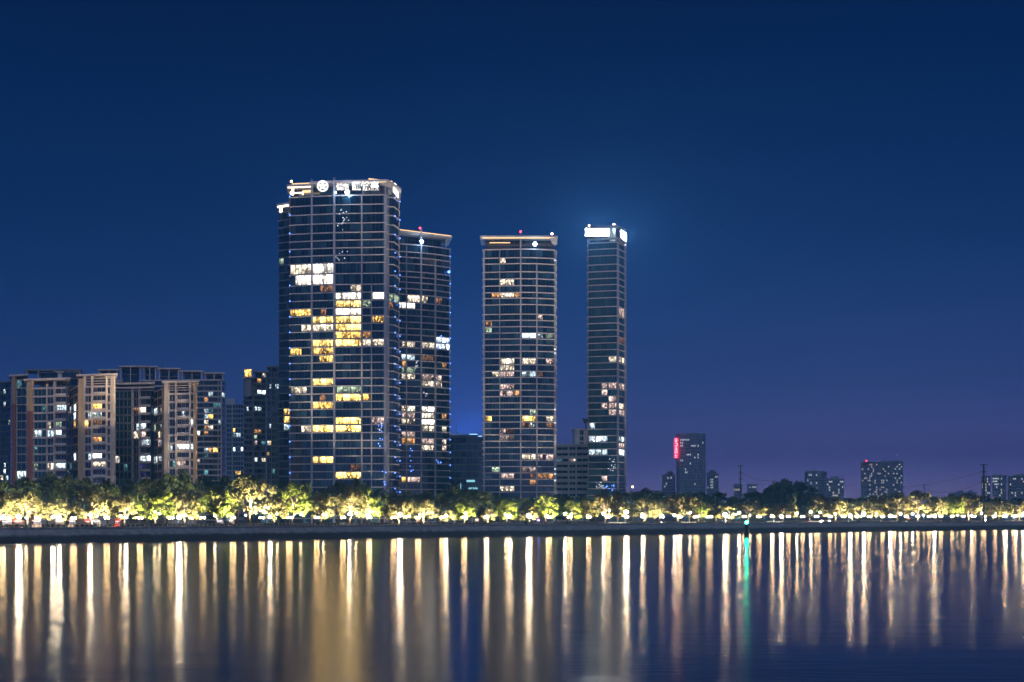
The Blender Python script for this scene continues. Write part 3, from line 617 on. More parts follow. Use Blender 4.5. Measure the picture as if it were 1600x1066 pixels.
# ---- far blocks on the east side
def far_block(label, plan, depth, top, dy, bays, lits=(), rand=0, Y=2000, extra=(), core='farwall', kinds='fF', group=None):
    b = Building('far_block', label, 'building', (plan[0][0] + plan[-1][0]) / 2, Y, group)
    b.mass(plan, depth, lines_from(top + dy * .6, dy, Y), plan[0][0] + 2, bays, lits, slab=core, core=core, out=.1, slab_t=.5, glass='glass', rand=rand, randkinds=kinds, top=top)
    for x0, x1, y0, y1 in extra: b.plate([(x0, Y + 4), (x1, Y + 4)], 12, y0, y1, (x0 + x1) / 2, core, .0, 'roof_house', pull=1)
    b.plate(plan, depth, top - .6, top + .4, plan[0][0] + 2, core, .5, 'parapet')
    return b
LIT['f'] = 'far_lit'; LIT['F'] = 'far_warm'
d1 = [(1062, 1090, 684.5), (1062, 1066, 687.5), (1062, 1068, 693.5)]
b = far_block('tall hazy tower carrying a vertical red sign', [(1056.5, 2300), (1062, 2290), (1103, 2290)], 30, 678.5, 4.6, [even(1062.5, 1102, 16)],
    [(1062, 1078, 687.5, 'f'), (1062, 1067, 692.5, 'f'), (1062, 1067, 698.5, 'f'), (1080, 1086, 698.5, 'f'), (1090, 1092.5, 698.5, 'f'), (1097, 1100, 693, 'f'), (1077, 1079, 709, 'f'), (1073, 1079, 711.5, 'f'), (1090, 1092.5, 709, 'f'), (1085, 1087, 713.5, 'f'), (1090, 1092.5, 713.5, 'f'), (1062, 1067, 718.5, 'f'), (1077, 1080, 723.5, 'f'), (1064, 1066, 732, 'f'), (1070, 1072, 735, 'f'), (1070, 1072, 738, 'f'), (1064, 1066, 740, 'f'), (1072, 1075, 740, 'f'), (1064, 1066, 751, 'f'), (1064, 1066, 754, 'f'), (1064, 1066, 760, 'f'), (1064, 1066, 764, 'f'), (1086, 1088, 758, 'F')],
    .004, 2300, [(1069, 1096, 676.8, 679)])
b.finish()
sg = empty('vertical_sign', W(1056.5, 716, 2280), 'red vertical neon sign on the hazy tower', 'sign')
mb = MB(); a, c2 = W(1053.5, 684.5, 2283), W(1059.5, 716, 2286); mb.box(((a.x + c2.x) / 2, 2285, (a.z + c2.z) / 2), (c2.x - a.x, 1.0, a.z - c2.z))
o = mb.build('sign_board', glow_mat('red sign board', (1, .015, .07), 7, True), None, origin=sg.location); o.location = (0, 0, 0); o.parent = sg
q = 1.0
for k, strokes in enumerate((((0, 0, 1, 0), (.5, 0, .5, 1), (.1, .45, .9, .45), (0, 1, 1, 1), (.2, .7, .8, .7)), ((0, .1, 1, .1), (.9, .1, .9, 1), (0, 1, 1, 1)), ((.1, 0, .9, 0), (.5, 0, .5, 1), (0, .5, 1, .5), (0, 1, 1, 1)), ((.1, .1, .9, .1), (.1, .1, .1, .9), (.9, .1, .9, .9), (.1, .9, .9, .9)), ((.2, 0, .2, 1), (.2, 1, .9, 1), (.2, .45, .8, .45)))):
    mb = MB()
    for x0, y0, x1, y1 in strokes:
        f = lambda x, y: W(1054.6 + 3.8 * x, 686.2 + 6.0 * k + 4.4 * y, 2283)
        mb.tube(f(x0, y0), f(x1, y1), .42)
    o = mb.build('character', M['redsignhot'], None, origin=sg.location); o.location = (0, 0, 0); o.parent = sg
far_block('low hazy block with domed roof house on the red-signed tower\'s west flank', [(1034, 2350), (1055.5, 2350)], 25, 742, 4.6, [even(1035, 1055, 8)], [(1042, 1044, 749, 'f'), (1039, 1041, 752, 'f'), (1048, 1051, 747, 'f'), (1041, 1043, 755, 'f'), (1037, 1039, 760, 'f')], .01, 2350, [(1043, 1051, 735.5, 742), (1040, 1053, 738.5, 742)]).finish()
far_block('low hazy block with four lit windows in a column, east of the red-signed tower', [(1104, 2350), (1123, 2350)], 25, 741, 4.2, [even(1105, 1122, 7)], [(1111, 1114, 748, 'f'), (1111, 1114, 752, 'f'), (1111, 1114, 758.5, 'f'), (1111, 1114, 764, 'f'), (1118, 1121, 746, 'f')], .01, 2350, [(1108, 1117, 734.5, 741), (1105, 1120, 738, 741)]).finish()
far_block('faint low block washed reddish behind the thin utility pole', [(1146, 2500), (1160, 2500)], 20, 757, 4.2, [even(1147, 1159, 5)], [(1147, 1156, 764, 'F')], .03, 2500).finish()
far_block('small low block with two bright windows east of the thin utility pole', [(1167, 2400), (1183, 2400)], 20, 757, 4.2, [even(1168, 1182, 6)], [(1170, 1173, 763, 'f'), (1175, 1181, 763.5, 'f')], .03, 2400).finish()
far_block('hazy curved-top block behind the tall dark trees', [(1257, 1960), (1262, 1950), (1285, 1950), (1292, 1962)], 25, 738, 4.3, [even(1258, 1291, 12)], [(1265, 1269, 744, 'f'), (1275, 1278, 744, 'f'), (1266, 1269, 755, 'f')], .10, 1950, [(1260, 1288, 735.5, 738.2)]).finish()
far_block('hazy stepped block with many lit windows beside the curved-top block', [(1291, 1900), (1319, 1900)], 25, 748.5, 4.3, [even(1292, 1318, 9)], [(1294, 1300, 754, 'f'), (1311, 1315, 754, 'f')], .30, 1900, [(1298, 1310, 744, 748.6)]).finish()
b = far_block('wide hazy block dotted with many small lit windows under a red beacon', [(1344.5, 2110), (1411.5, 2100)], 30, 722.5, 3.55, [even(1346, 1349, 1), even(1350, 1403, 20), even(1404, 1410, 2)], [], .22, 2100, [(1349, 1362, 721, 722.6), (1377, 1410, 719.8, 722.6)])
b.lamp(1353.8, 720.3, 2098, 1.1, 'redlamp', mast=722); b.lamp(1402, 711.5, 2098, .8, 'far_lit', mast=722); b.finish()
far_block('bluish block with several bright windows just behind the thick utility pole', [(1533, 1705), (1548, 1700)], 22, 744, 4.4, [even(1534, 1547, 5)], [(1541, 1545, 748, 'f'), (1543, 1547, 770, 'f')], .28, 1700).finish()
far_block('bluish block with a dark rim roof, between the pole and its twin', [(1550, 1705), (1571, 1700), (1573, 1706)], 22, 743.5, 4.4, [even(1551, 1571, 8)], [(1553, 1560, 749, 'f'), (1553, 1560, 757, 'f')], .2, 1700, [(1552, 1566, 741.5, 743.8)]).finish()
far_block('bluish block cut by the frame edge, its roof stepping up', [(1574, 1710), (1612, 1700)], 22, 744, 4.4, [even(1575, 1611, 14)], [], .2, 1700, [(1585, 1612, 740.6, 744.2)]).finish()
far_block('very distant low curved building seen over the bright trees', [(1492, 2600), (1498, 2600), (1518, 2600), (1526, 2600)], 20, 770, 4, [even(1493, 1525, 8)], [], .03, 2600, [(1496, 1506, 767, 770), (1513, 1520, 766, 770)]).finish()
far_block('very distant low block on the horizon behind the slim tower lamp', [(1004, 2600), (1032, 2600)], 20, 767, 4, [even(1005, 1031, 8)], [(1017, 1020, 770, 'f'), (1027, 1030, 770, 'f')], .08, 2600).finish()

# ================================================================== river, bank, ground
SHORE = [(-500, 853), (0, 849), (280, 845), (560, 840.5), (860, 837), (1140, 833), (1400, 829.2), (1600, 827.2), (2000, 824)]
def shore_y(px):
    for (a, ya), (b, yb) in zip(SHORE, SHORE[1:]):
        if px <= b or b == 2000: return ya + (yb - ya) * (px - a) / (b - a)
def bank(px, inland, z=None):
    """a point so many metres inland of the waterline, seen in column px"""
    D = F * CH / (shore_y(px) - YH) + inland
    return Vector(((px - 800) / F * D, D, 4.62 if z is None else z))
GZ = 4.6
cols = [-500 + 25 * i for i in range(101)]
line = [bank(p, 0, 0) for p in cols]
line = [line[0] + Vector((-1600, -500, 0))] + line + [line[-1] + Vector((1500, 900, 0))]
def inl(p, d): return Vector((p.x, p.y + d, 0))
m_ground, n, l, b = mat('paved ground')
z = n.new('ShaderNodeTexNoise'); z.inputs['Scale'].default_value = .15; z.inputs['Detail'].default_value = 8
g = n.new('ShaderNodeTexCoord'); l.new(g.outputs['Object'], z.inputs['Vector'])
r = ramp(n, [(.35, (.05, .05, .045)), (.65, (.12, .11, .10))]); l.new(z.outputs[0], r.inputs[0]); l.new(r.outputs[0], b.inputs['Base Color']); b.inputs['Roughness'].default_value = .9
mb = MB()
for a, c in zip(line, line[1:]):
    mb.face([(a.x, a.y + 7.5, GZ), (c.x, c.y + 7.5, GZ), (c.x * 1.0 + (c.x / c.y) * 40, c.y + 60, GZ), (a.x + (a.x / a.y) * 40, a.y + 60, GZ)])
    mb.face([(a.x + (a.x / a.y) * 40, a.y + 60, GZ), (c.x + (c.x / c.y) * 40, c.y + 60, GZ), (c.x * 1.6, 4200, GZ), (a.x * 1.6, 4200, GZ)])
tag(mb.build('ground', m_ground), kind='structure')
# sloping stone revetment with a wet foot and a coping
m_stone, n, l, b = mat('revetment stone')
g = n.new('ShaderNodeTexCoord'); sp = n.new('ShaderNodeSeparateXYZ'); gp = n.new('ShaderNodeNewGeometry'); l.new(gp.outputs['Position'], sp.inputs[0])
z = n.new('ShaderNodeTexNoise'); z.inputs['Scale'].default_value = .5; z.inputs['Detail'].default_value = 9; l.new(g.outputs['Object'], z.inputs['Vector'])
wet = maprange(n, l, math_node(n, l, 'ADD', sp.outputs[2], math_node(n, l, 'MULTIPLY', z.outputs[0], 1.2)), 2.5, 3.2, 0, 1)
br = n.new('ShaderNodeTexBrick'); br.inputs['Scale'].default_value = .7; br.inputs['Color1'].default_value = (.28, .27, .29, 1); br.inputs['Color2'].default_value = (.34, .33, .35, 1); br.inputs['Mortar'].default_value = (.2, .19, .2, 1)
mp = n.new('ShaderNodeMapping'); mp.inputs['Rotation'].default_value = (R(90), 0, 0); l.new(g.outputs['Object'], mp.inputs[0]); l.new(mp.outputs[0], br.inputs['Vector'])
mxs = n.new('ShaderNodeMix'); mxs.data_type = 'RGBA'; mxs.blend_type = 'MIX'; l.new(wet, mxs.inputs[0]); mxs.inputs[6].default_value = (.035, .035, .035, 1)
dirt = n.new('ShaderNodeMix'); dirt.data_type = 'RGBA'; dirt.blend_type = 'MULTIPLY'; dirt.inputs[0].default_value = .7
rr = ramp(n, [(.3, (.45, .45, .45)), (.7, (1.1, 1.1, 1.1))]); l.new(z.outputs[0], rr.inputs[0]); l.new(br.outputs[0], dirt.inputs[6]); l.new(rr.outputs[0], dirt.inputs[7])
l.new(dirt.outputs[2], mxs.inputs[7]); l.new(mxs.outputs[2], b.inputs['Base Color']); b.inputs['Roughness'].default_value = .7
ew = empty('embankment_wall', bank(700, 3), 'long sloping grey stone river embankment with a darker wet foot', 'embankment')
mb, mc = MB(), MB()
for a, c in zip(line, line[1:]):
    for (d0, z0), (d1, z1) in zip(((-1.5, -1.5), (2.2, 1.7), (5.6, 4.0)), ((2.2, 1.7), (5.6, 4.0), (5.7, 4.6))):
        mb.face([(a.x, a.y + d0, z0), (c.x, c.y + d0, z0), (c.x, c.y + d1, z1), (a.x, a.y + d1, z1)])
    q = [(a.x, a.y + 5.5), (c.x, c.y + 5.5), (c.x, c.y + 7.6), (a.x, a.y + 7.6)]
    mc.prism(q, 4.3, 4.75)
for m_, nm, mt in ((mb, 'slope', m_stone), (mc, 'coping', wall_mat('coping stone', (.30, .28, .28), .8, .3, .5))):
    o = m_.build(nm, mt, None, origin=ew.location); o.location = (0, 0, 0); o.parent = ew
# river
m_w, n, l, b = mat('river water'); n.remove(b)
b = n.new('ShaderNodeBsdfAnisotropic'); b.distribution = 'BECKMANN'
wd = n.new('ShaderNodeBsdfDiffuse'); wd.inputs[0].default_value = (.004, .012, .028, 1); fr = n.new('ShaderNodeFresnel'); fr.inputs['IOR'].default_value = 1.33
wm = n.new('ShaderNodeMixShader'); l.new(fr.outputs[0], wm.inputs[0]); l.new(wd.outputs[0], wm.inputs[1]); b2 = n.new('ShaderNodeBsdfAnisotropic'); b2.distribution = 'GGX'; wg = n.new('ShaderNodeMixShader'); wg.inputs[0].default_value = .20
l.new(b.outputs[0], wg.inputs[1]); l.new(b2.outputs[0], wg.inputs[2]); l.new(wg.outputs[0], wm.inputs[2]); l.new(wm.outputs[0], n['Material Output'].inputs[0])
g = n.new('ShaderNodeTexCoord'); sp = n.new('ShaderNodeSeparateXYZ'); l.new(g.outputs['Object'], sp.inputs[0])
def wnoise(sxy, detail=3, scale=1):
    mp = n.new('ShaderNodeMapping'); mp.inputs['Scale'].default_value = (*sxy, 1); l.new(g.outputs['Object'], mp.inputs[0])
    z = n.new('ShaderNodeTexNoise'); z.inputs['Scale'].default_value = scale; z.inputs['Detail'].default_value = detail; l.new(mp.outputs[0], z.inputs['Vector']); return z.outputs[0]
big = wnoise((.006, .05), 3)
# wind-ruffled reach against a calmer reach near the viewer on the east side
edge = math_node(n, l, 'ADD', 48.0, math_node(n, l, 'MULTIPLY', maprange(n, l, sp.outputs[0], 8, 18, 0, 1), 46.0))
dist = math_node(n, l, 'ADD', math_node(n, l, 'SUBTRACT', sp.outputs[1], edge), math_node(n, l, 'MULTIPLY', math_node(n, l, 'SUBTRACT', wnoise((.12, .25), 4), .5), 16.0))
ruffled = maprange(n, l, dist, -5, 8, 0, 1)
rough = math_node(n, l, 'ADD', maprange(n, l, ruffled, 0, 1, .085, .168), maprange(n, l, big, .35, .65, -.012, .012))
l.new(rough, b.inputs['Roughness']); l.new(rough, b2.inputs['Roughness'])
bp = n.new('ShaderNodeBump'); bp.inputs['Strength'].default_value = 1.0
h = math_node(n, l, 'ADD', math_node(n, l, 'MULTIPLY', wnoise((.34, 1.1), 5), .0135), math_node(n, l, 'MULTIPLY', wnoise((.06, .22), 2), .03))
bp.inputs['Distance'].default_value = 1.0
l.new(h, bp.inputs['Height']); l.new(bp.outputs[0], b.inputs['Normal']); l.new(bp.outputs[0], b2.inputs['Normal']); l.new(bp.outputs[0], fr.inputs['Normal'])
mb = MB(); mb.face([(-2600, -55, 0), (2600, -55, 0), (2600, 1700, 0), (-2600, 1700, 0)])
river = tag(mb.build('river', m_w), kind='structure')

# ================================================================== promenade: who stands where
PLACES = [(-60, 26, 'the red-piered block\'s outer bay'), (26, 75, 'the red-piered block\'s teal bay'), (75, 108, 'the red-piered block\'s balconies'), (108, 180, 'the tan-sided frame block'), (180, 240, 'the teal glass wall block'), (240, 310, 'the slim beige block'), (310, 352, 'the wide grey block'),
          (352, 380, 'the faint far block'), (380, 436, 'the dark narrow block'), (436, 488, 'the signed tower\'s outer bay'), (488, 524, 'the signed tower\'s second bay'), (524, 566, 'the signed tower\'s amber bay'), (566, 624, 'the signed tower\'s corner'),
          (624, 658, 'the half-hidden tower\'s edge'), (658, 704, 'the half-hidden tower'), (704, 755, 'the dark flat block'), (755, 814, 'the broad tower\'s wide half'), (814, 869, 'the broad tower\'s narrow half'), (869, 918, 'the low white banded block'), (918, 980, 'the slim crowned tower'),
          (980, 1034, 'the open sky gap'), (1034, 1056, 'the domed low block'), (1056, 1104, 'the red-signed tower'), (1104, 1140, 'the block with four stacked lights'), (1140, 1185, 'the thin utility pole'), (1185, 1256, 'the tall dark trees'), (1256, 1291, 'the curved-top far block'), (1291, 1320, 'the stepped far block'),
          (1320, 1345, 'the gap before the wide far block'), (1345, 1378, 'the wide far block\'s west half'), (1378, 1412, 'the wide far block\'s east half'), (1412, 1492, 'the drooping power wires'), (1492, 1530, 'the distant low curved building'), (1530, 1573, 'the thick utility pole'), (1573, 1700, 'the frame-edge block')]
ORD = ['first', 'second', 'third', 'fourth', 'fifth', 'sixth', 'seventh', 'eighth', 'ninth', 'tenth', 'eleventh', 'twelfth']
def place_labels(what, pxs):
    """says for each px which one it is, counted from the west in front of the landmark behind it"""
    out, idx = {}, sorted(range(len(pxs)), key=lambda i: pxs[i])
    for a, b_, nm in PLACES:
        own = [i for i in idx if a <= pxs[i] < b_]
        for k, i in enumerate(own):
            out[i] = f'{what} below {nm}' if len(own) == 1 else f'{what}, {ORD[k]} of {["two","three","four","five","six","seven","eight","nine","ten","eleven","twelve"][len(own)-2]} below {nm}'
    return out

# ---- trees
def leaf_mat(name, a, c, trans=.35):
    m, n, l, b = mat(name); n.remove(b)
    gi = n.new('ShaderNodeNewGeometry'); r = ramp(n, [(0, a), (1, c)]); l.new(gi.outputs['Random Per Island'], r.inputs[0])
    d = n.new('ShaderNodeBsdfDiffuse'); tr = n.new('ShaderNodeBsdfTranslucent'); mx_ = n.new('ShaderNodeMixShader'); mx_.inputs[0].default_value = trans
    l.new(r.outputs[0], d.inputs[0]); l.new(r.outputs[0], tr.inputs[0]); l.new(d.outputs[0], mx_.inputs[1]); l.new(tr.outputs[0], mx_.inputs[2]); l.new(mx_.outputs[0], n['Material Output'].inputs[0]); return m
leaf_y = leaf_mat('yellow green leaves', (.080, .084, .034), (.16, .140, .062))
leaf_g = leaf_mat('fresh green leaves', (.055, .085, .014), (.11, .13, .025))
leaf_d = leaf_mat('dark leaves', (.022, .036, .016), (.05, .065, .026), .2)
bark = wall_mat('bark', (.13, .10, .07), .9, .35, 3, .2)
def make_tree(seed, spread=1.0, leaf=.42, nclump=46, per=64, shape=1.0):
    """a 12 m tree, crown radius 5: returns trunk and crown meshes"""
    rr = random.Random(seed); tr, cr = MB(), MB()
    bend = [Vector((rr.uniform(-.3, .3), rr.uniform(-.3, .3), 0)) for _ in range(3)]
    pts = [Vector((0, 0, 0)), Vector((0, 0, 1.6)) + bend[0], Vector((0, 0, 3.1)) + bend[1], Vector((0, 0, 5.2)) + bend[2] * 2, Vector((0, 0, 8.5)) + bend[0] * 2]
    rad = [.30, .24, .21, .15, .06]
    for a, c, r0, r1 in zip(pts, pts[1:], rad, rad[1:]): tr.tube(a, c, r0, r1, 7)
    tips = []
    for k in range(nclump):
        u = rr.random(); th = rr.uniform(0, 2 * math.pi); el = rr.uniform(-.4, 1) ** 1 * math.pi / 2
        rad_ = (.55 + .45 * rr.random() ** .6)
        x = 4.6 * spread * math.cos(el) * math.cos(th) * rad_; y = 4.6 * spread * math.cos(el) * math.sin(th) * rad_
        zc = 5.6 + (5.6 * math.sin(el) if el > 0 else 3.2 * math.sin(el) * 1.5) * rad_ * shape
        if rr.random() < .12: x *= 1.18; y *= 1.18
        tips.append(Vector((x, y, max(2.6, zc))))
    for i, tp in enumerate(tips):
        if i % 3 == 0:
            s0 = rr.choice(pts[2:4]).lerp(pts[4], rr.random() * .5); mid = s0.lerp(tp, .55) + Vector((0, 0, .6))
            tr.tube(s0, mid, .10, .07, 5); tr.tube(mid, tp, .07, .025, 5)
        cs = rr.uniform(.75, 1.45)
        for _ in range(int(per * cs)):
            d = Vector((rr.gauss(0, 1), rr.gauss(0, 1), rr.gauss(0, .7))); d = d.normalized() * (rr.random() ** .45) * cs * Vector((1, 1, .75)).length / 1.6
            c = tp + d; nrm = (d + Vector((rr.uniform(-1, 1), rr.uniform(-1, 1), rr.uniform(-.4, 1.2)))).normalized()
            a = nrm.orthogonal().normalized(); a.rotate(Matrix.Rotation(rr.uniform(0, 6.28), 3, nrm)); bb = nrm.cross(a); h_ = leaf * rr.uniform(.6, 1.25)
            cr.face([c - a * h_ * .5 - bb * h_ * .18, c - bb * h_ * .42, c + a * h_ * .55, c + bb * h_ * .42])
    return tr.mesh('trunk', [bark]), cr
VAR = []
for i, (sd, sp_, lf, nc, pr) in enumerate(((1, 1, .52, 58, 84), (2, 1.05, .48, 68, 80), (3, .95, .55, 50, 90), (4, 1.0, .50, 62, 84), (5, 1.1, .54, 54, 92))):
    tm, cr = make_tree(sd, sp_, lf, nc, pr)
    VAR.append((tm, {k: cr.mesh('crown', [mm]) for k, mm in (('y', leaf_y), ('g', leaf_g), ('d', leaf_d))}))
def tree(px, Y, top, half, k, label, group):
    s_ = S(Y); base = W(px, YH, Y); base.z = GZ; ht = CH + (YH - top) / s_ - GZ
    r = empty('tree', base, label, 'tree', group)
    tm, cr = VAR[rnd.randrange(5)]
    r.scale = (half / s_ / 5, half / s_ / 5, ht / 12); r.rotation_euler = (0, 0, rnd.uniform(0, 6.28))
    for nm, me in (('trunk', tm), ('crown', cr[k])):
        o = bpy.data.objects.new(nm, me); COL.objects.link(o); o.parent = r
    return r
FRONT = [(-14, 768, 18, 'y'), (6, 767, 16, 'y'), (42, 767, 25, 'y'), (88, 779, 20, 'y'), (142, 764, 32, 'y'), (194, 774, 19, 'y'), (243, 763, 32, 'g'), (289, 768, 23, 'y'), (340, 758, 27, 'g'), (392, 740, 33, 'y'), (429, 775, 22, 'y'), (458, 754, 28, 'g'), (502, 769, 20, 'y'), (548, 762, 28, 'y'), (574, 760, 20, 'g'),
         (622, 778, 25, 'y'), (661, 779, 24, 'y'), (697, 793, 13, 'y'), (725, 783, 17, 'g'), (763, 795, 12, 'y'), (792, 779, 15, 'g'), (826, 790, 13, 'y'), (853, 771, 18, 'g'), (893, 781, 15, 'g'), (945, 770, 34, 'y'), (1008, 779, 24, 'y'), (1060, 771, 33, 'y'), (1092, 784, 14, 'g'), (1133, 789, 19, 'y'), (1168, 784, 26, 'y'),
         (1222, 785, 24, 'y'), (1266, 772, 33, 'y'), (1305, 776, 20, 'y'), (1332, 784, 18, 'y'), (1362, 776, 26, 'y'), (1400, 770, 27, 'y'), (1434, 767, 28, 'y'), (1462, 776, 16, 'y'), (1486, 772, 18, 'g'), (1512, 771, 26, 'y'), (1553, 783, 23, 'y'), (1592, 782, 22, 'y'), (1622, 780, 20, 'y')]
REAR = [(-15, 750), (12, 752), (40, 744), (73, 737), (104, 741), (135, 745), (168, 748), (200, 750), (228, 748), (262, 739), (288, 735), (318, 742), (352, 742), (372, 744), (445, 750), (478, 752), (530, 752), (556, 747), (592, 765), (614, 770), (640, 768), (668, 767), (690, 770), (710, 757), (738, 764), (760, 768), (782, 774), (806, 775), (832, 776), (868, 772), (885, 774), (912, 774), (930, 774), (966, 766), (990, 768), (1008, 763), (1030, 768), (1076, 768), (1098, 768), (1118, 768), (1146, 775), (1178, 768), (1200, 764),
        (1326, 778), (1345, 777), (1378, 775), (1470, 778), (1535, 774), (1560, 777), (1590, 778), (1615, 778)]
BIG = [(1226, 747, 30, 'd'), (1250, 752, 34, 'd'), (1209, 757, 22, 'd')]
TREES = []
lf = place_labels('lamp-lit yellow-green tree', [f[0] for f in FRONT])
for i, (px, top, half, k) in enumerate(FRONT):
    D = bank(px, 0).y + 26 + rnd.uniform(-2, 3)
    lb = lf[i].replace('yellow-green', 'fresh green') if k == 'g' else lf[i]
    TREES.append((px, half, tree(px, D, top - 1, half * (1.06 if px < 980 else 1.16), k, lb, 'trees along the lit promenade')))
lr = place_labels('dark tree behind the lit row', [f[0] for f in REAR])
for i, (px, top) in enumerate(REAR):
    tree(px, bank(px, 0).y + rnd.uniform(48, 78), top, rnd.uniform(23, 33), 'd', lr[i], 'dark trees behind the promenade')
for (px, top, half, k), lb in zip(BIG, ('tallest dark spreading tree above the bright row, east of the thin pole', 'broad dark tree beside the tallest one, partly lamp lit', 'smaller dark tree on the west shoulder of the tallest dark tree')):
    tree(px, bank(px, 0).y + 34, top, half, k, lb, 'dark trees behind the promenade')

# ---- lamps
m_globe = glow_mat('lamp globe', (1, .64, .28), 160, True)
m_flood = glow_mat('floodlight lens', (1, .78, .50), 800, True)
m_flood2 = glow_mat('small floodlight lens', (1, .74, .42), 260, True)
LAMPS = [3, 59, 115, 167, 219, 267, 317, 364, 409, 452, 495, 536, 577, 615, 653, 691, 725, 760, 795, 828, 858, 890, 920, 950, 979, 1005, 1034, 1062, 1087, 1110, 1137, 1163, 1186, 1207, 1232, 1254, 1276, 1297, 1318, 1339, 1358, 1379, 1397, 1416, 1434, 1452, 1470, 1488, 1505, 1522, 1538, 1554, 1569, 1584, 1598]
proto = empty('street_lamp', (0, 0, 0), None, 'street lamp', 'twin-globe lamps along the river promenade')
mb = MB(); mb.tube((0, 0, 0), (0, 0, .35), .16, .12, 8); mb.tube((0, 0, .35), (0, 0, 2.9), .065, .05, 8); mb.tube((-.55, 0, 2.75), (.55, 0, 2.75), .04); mb.build('post', M['metal'], proto)
for sx_ in (-.55, .55):
    mb = MB(); mb.ball((sx_, 0, 3.02), .32, 10, 6); mb.build('globe', m_globe, proto, smooth=True)
ll = place_labels('twin-globe street lamp', LAMPS)
for i, px in enumerate(LAMPS):
    o = proto if i == 0 else copy_tree(proto); p = bank(px, 12); o.location = (p.x, p.y, GZ); o['label'] = ll[i]
# floodlights: (px, py, size, uplight power) ; the big ones face the river
FLOODS = [(29.5, 807, 2, 1), (41, 809, 0, 1), (83, 808, 1, .8), (93, 809, 1, .6), (141, 804, 1, 1.2), (188, 806, 0, .8), (197, 808, 1, .6), (242, 800, 0, 1.3), (249, 803, 0, .8), (280, 808, 2, 1), (290, 805, 0, .8), (336, 806, 0, 1.2), (384, 805, 0, 1.4), (422, 808, 1, 1.0), (433, 803, 0, .9), (470, 804, 0, 1.3), (505, 804, 0, 1), (546, 803, 1, 1.3), (556, 802, 0, 1.0), (577, 806, 0, .9),
          (625, 804, 2, 1.2), (656, 804, 0, .9), (697, 806, 1, .8), (727, 802, 0, .6), (761, 807, 1, .6), (790, 804, 0, .9), (797, 806, 1, .3), (826, 805, 2, .6), (855, 806, 0, .9), (883, 803, 1, .5), (893, 803, 0, .6), (918, 806, 0, .5), (943, 803, 1, 1.3), (952, 798, 0, .9), (978.5, 800, 2, .5), (1004, 804, 1, 1), (1034, 805, 0, .6), (1054, 805, 1, 1), (1061, 807, 1, .8), (1078, 801, 1, .9), (1105, 808, 0, .4), (1133, 804, 2, .8),
          (1155, 801, 1, .8), (1172, 805, 0, .8), (1206, 806, 1, .7), (1221, 807, 2, .9), (1245, 803, 1, .9), (1267, 800, 1, 1.2), (1281, 801, 0, 1), (1305, 803, 0, .8), (1328.5, 806, 2, .8), (1350, 803, 2, .8), (1369, 803, 0, .9), (1391, 806, 2, .8), (1407, 803, 1, 1), (1426, 803, 1, .9), (1443, 805, 0, .9), (1460, 806, 2, .8), (1496, 805, 0, .9), (1518, 806, 1, 1), (1534, 802, 0, .8), (1556, 803, 0, 1), (1571, 806, 2, .7), (1588, 806, 1, .8), (1600, 803, 2, .7)]
SIZE = {0: (.26, m_flood2), 1: (.42, m_flood), 2: (.72, m_flood)}
PROTO = {}
for q in SIZE:
    rr_, mt = SIZE[q]
    pr = empty('floodlight', (0, 0, 0), None, 'floodlight', 'floodlights under the promenade trees')
    mb = MB(); mb.tube((0, 0, -2.4), (0, 0, -.1), .05, .05, 6); mb.box((0, .12, -.05 - rr_), (.5, .4, .1)); mb.build('post', M['metal'], pr)
    mb = MB(); mb.tube((0, .32, .1), (0, -.02, 0), rr_ * .7, rr_ * 1.06, 12); mb.build('housing', M['metal'], pr)
    mb = MB(); mb.box((0, -4.4, -2.3), (.5, .5, .3)); mb.build('ground_fixture', M['metal'], pr)
    mb = MB(); mb.ball((0, -.03, 0), rr_, 12, 6); o = mb.build('lens', mt, pr, smooth=True); o.scale = (1, .35, 1)
    PROTO[q] = pr
# trees that no set stands under get a small one of their own
for tp, th_, _ in TREES:
    if min(abs(tp - f_[0]) for f_ in FLOODS) > th_ * .7: FLOODS.append((tp, 806, 0, .8))
names = {0: 'small warm floodlight', 1: 'bright floodlight', 2: 'dazzling white floodlight'}
labs = {}
for q in SIZE:
    own = [i for i, f_ in enumerate(FLOODS) if f_[2] == q]; d = place_labels(names[q], [FLOODS[i][0] for i in own])
    for k, i in enumerate(own): labs[i] = d[k]
last = {q: max(i for i, f_ in enumerate(FLOODS) if f_[2] == q) for q in SIZE}      # the first-built one is used last, still without its lamp when copied
UP = 205000.0
OWN = []
for i, (px, py, q, pw) in enumerate(FLOODS):
    o = PROTO[q] if i == last[q] else copy_tree(PROTO[q])
    D = bank(px, 0).y + 14.5; p = W(px, py, D); o.location = p; o['label'] = labs[i]
    OWN.append(o)
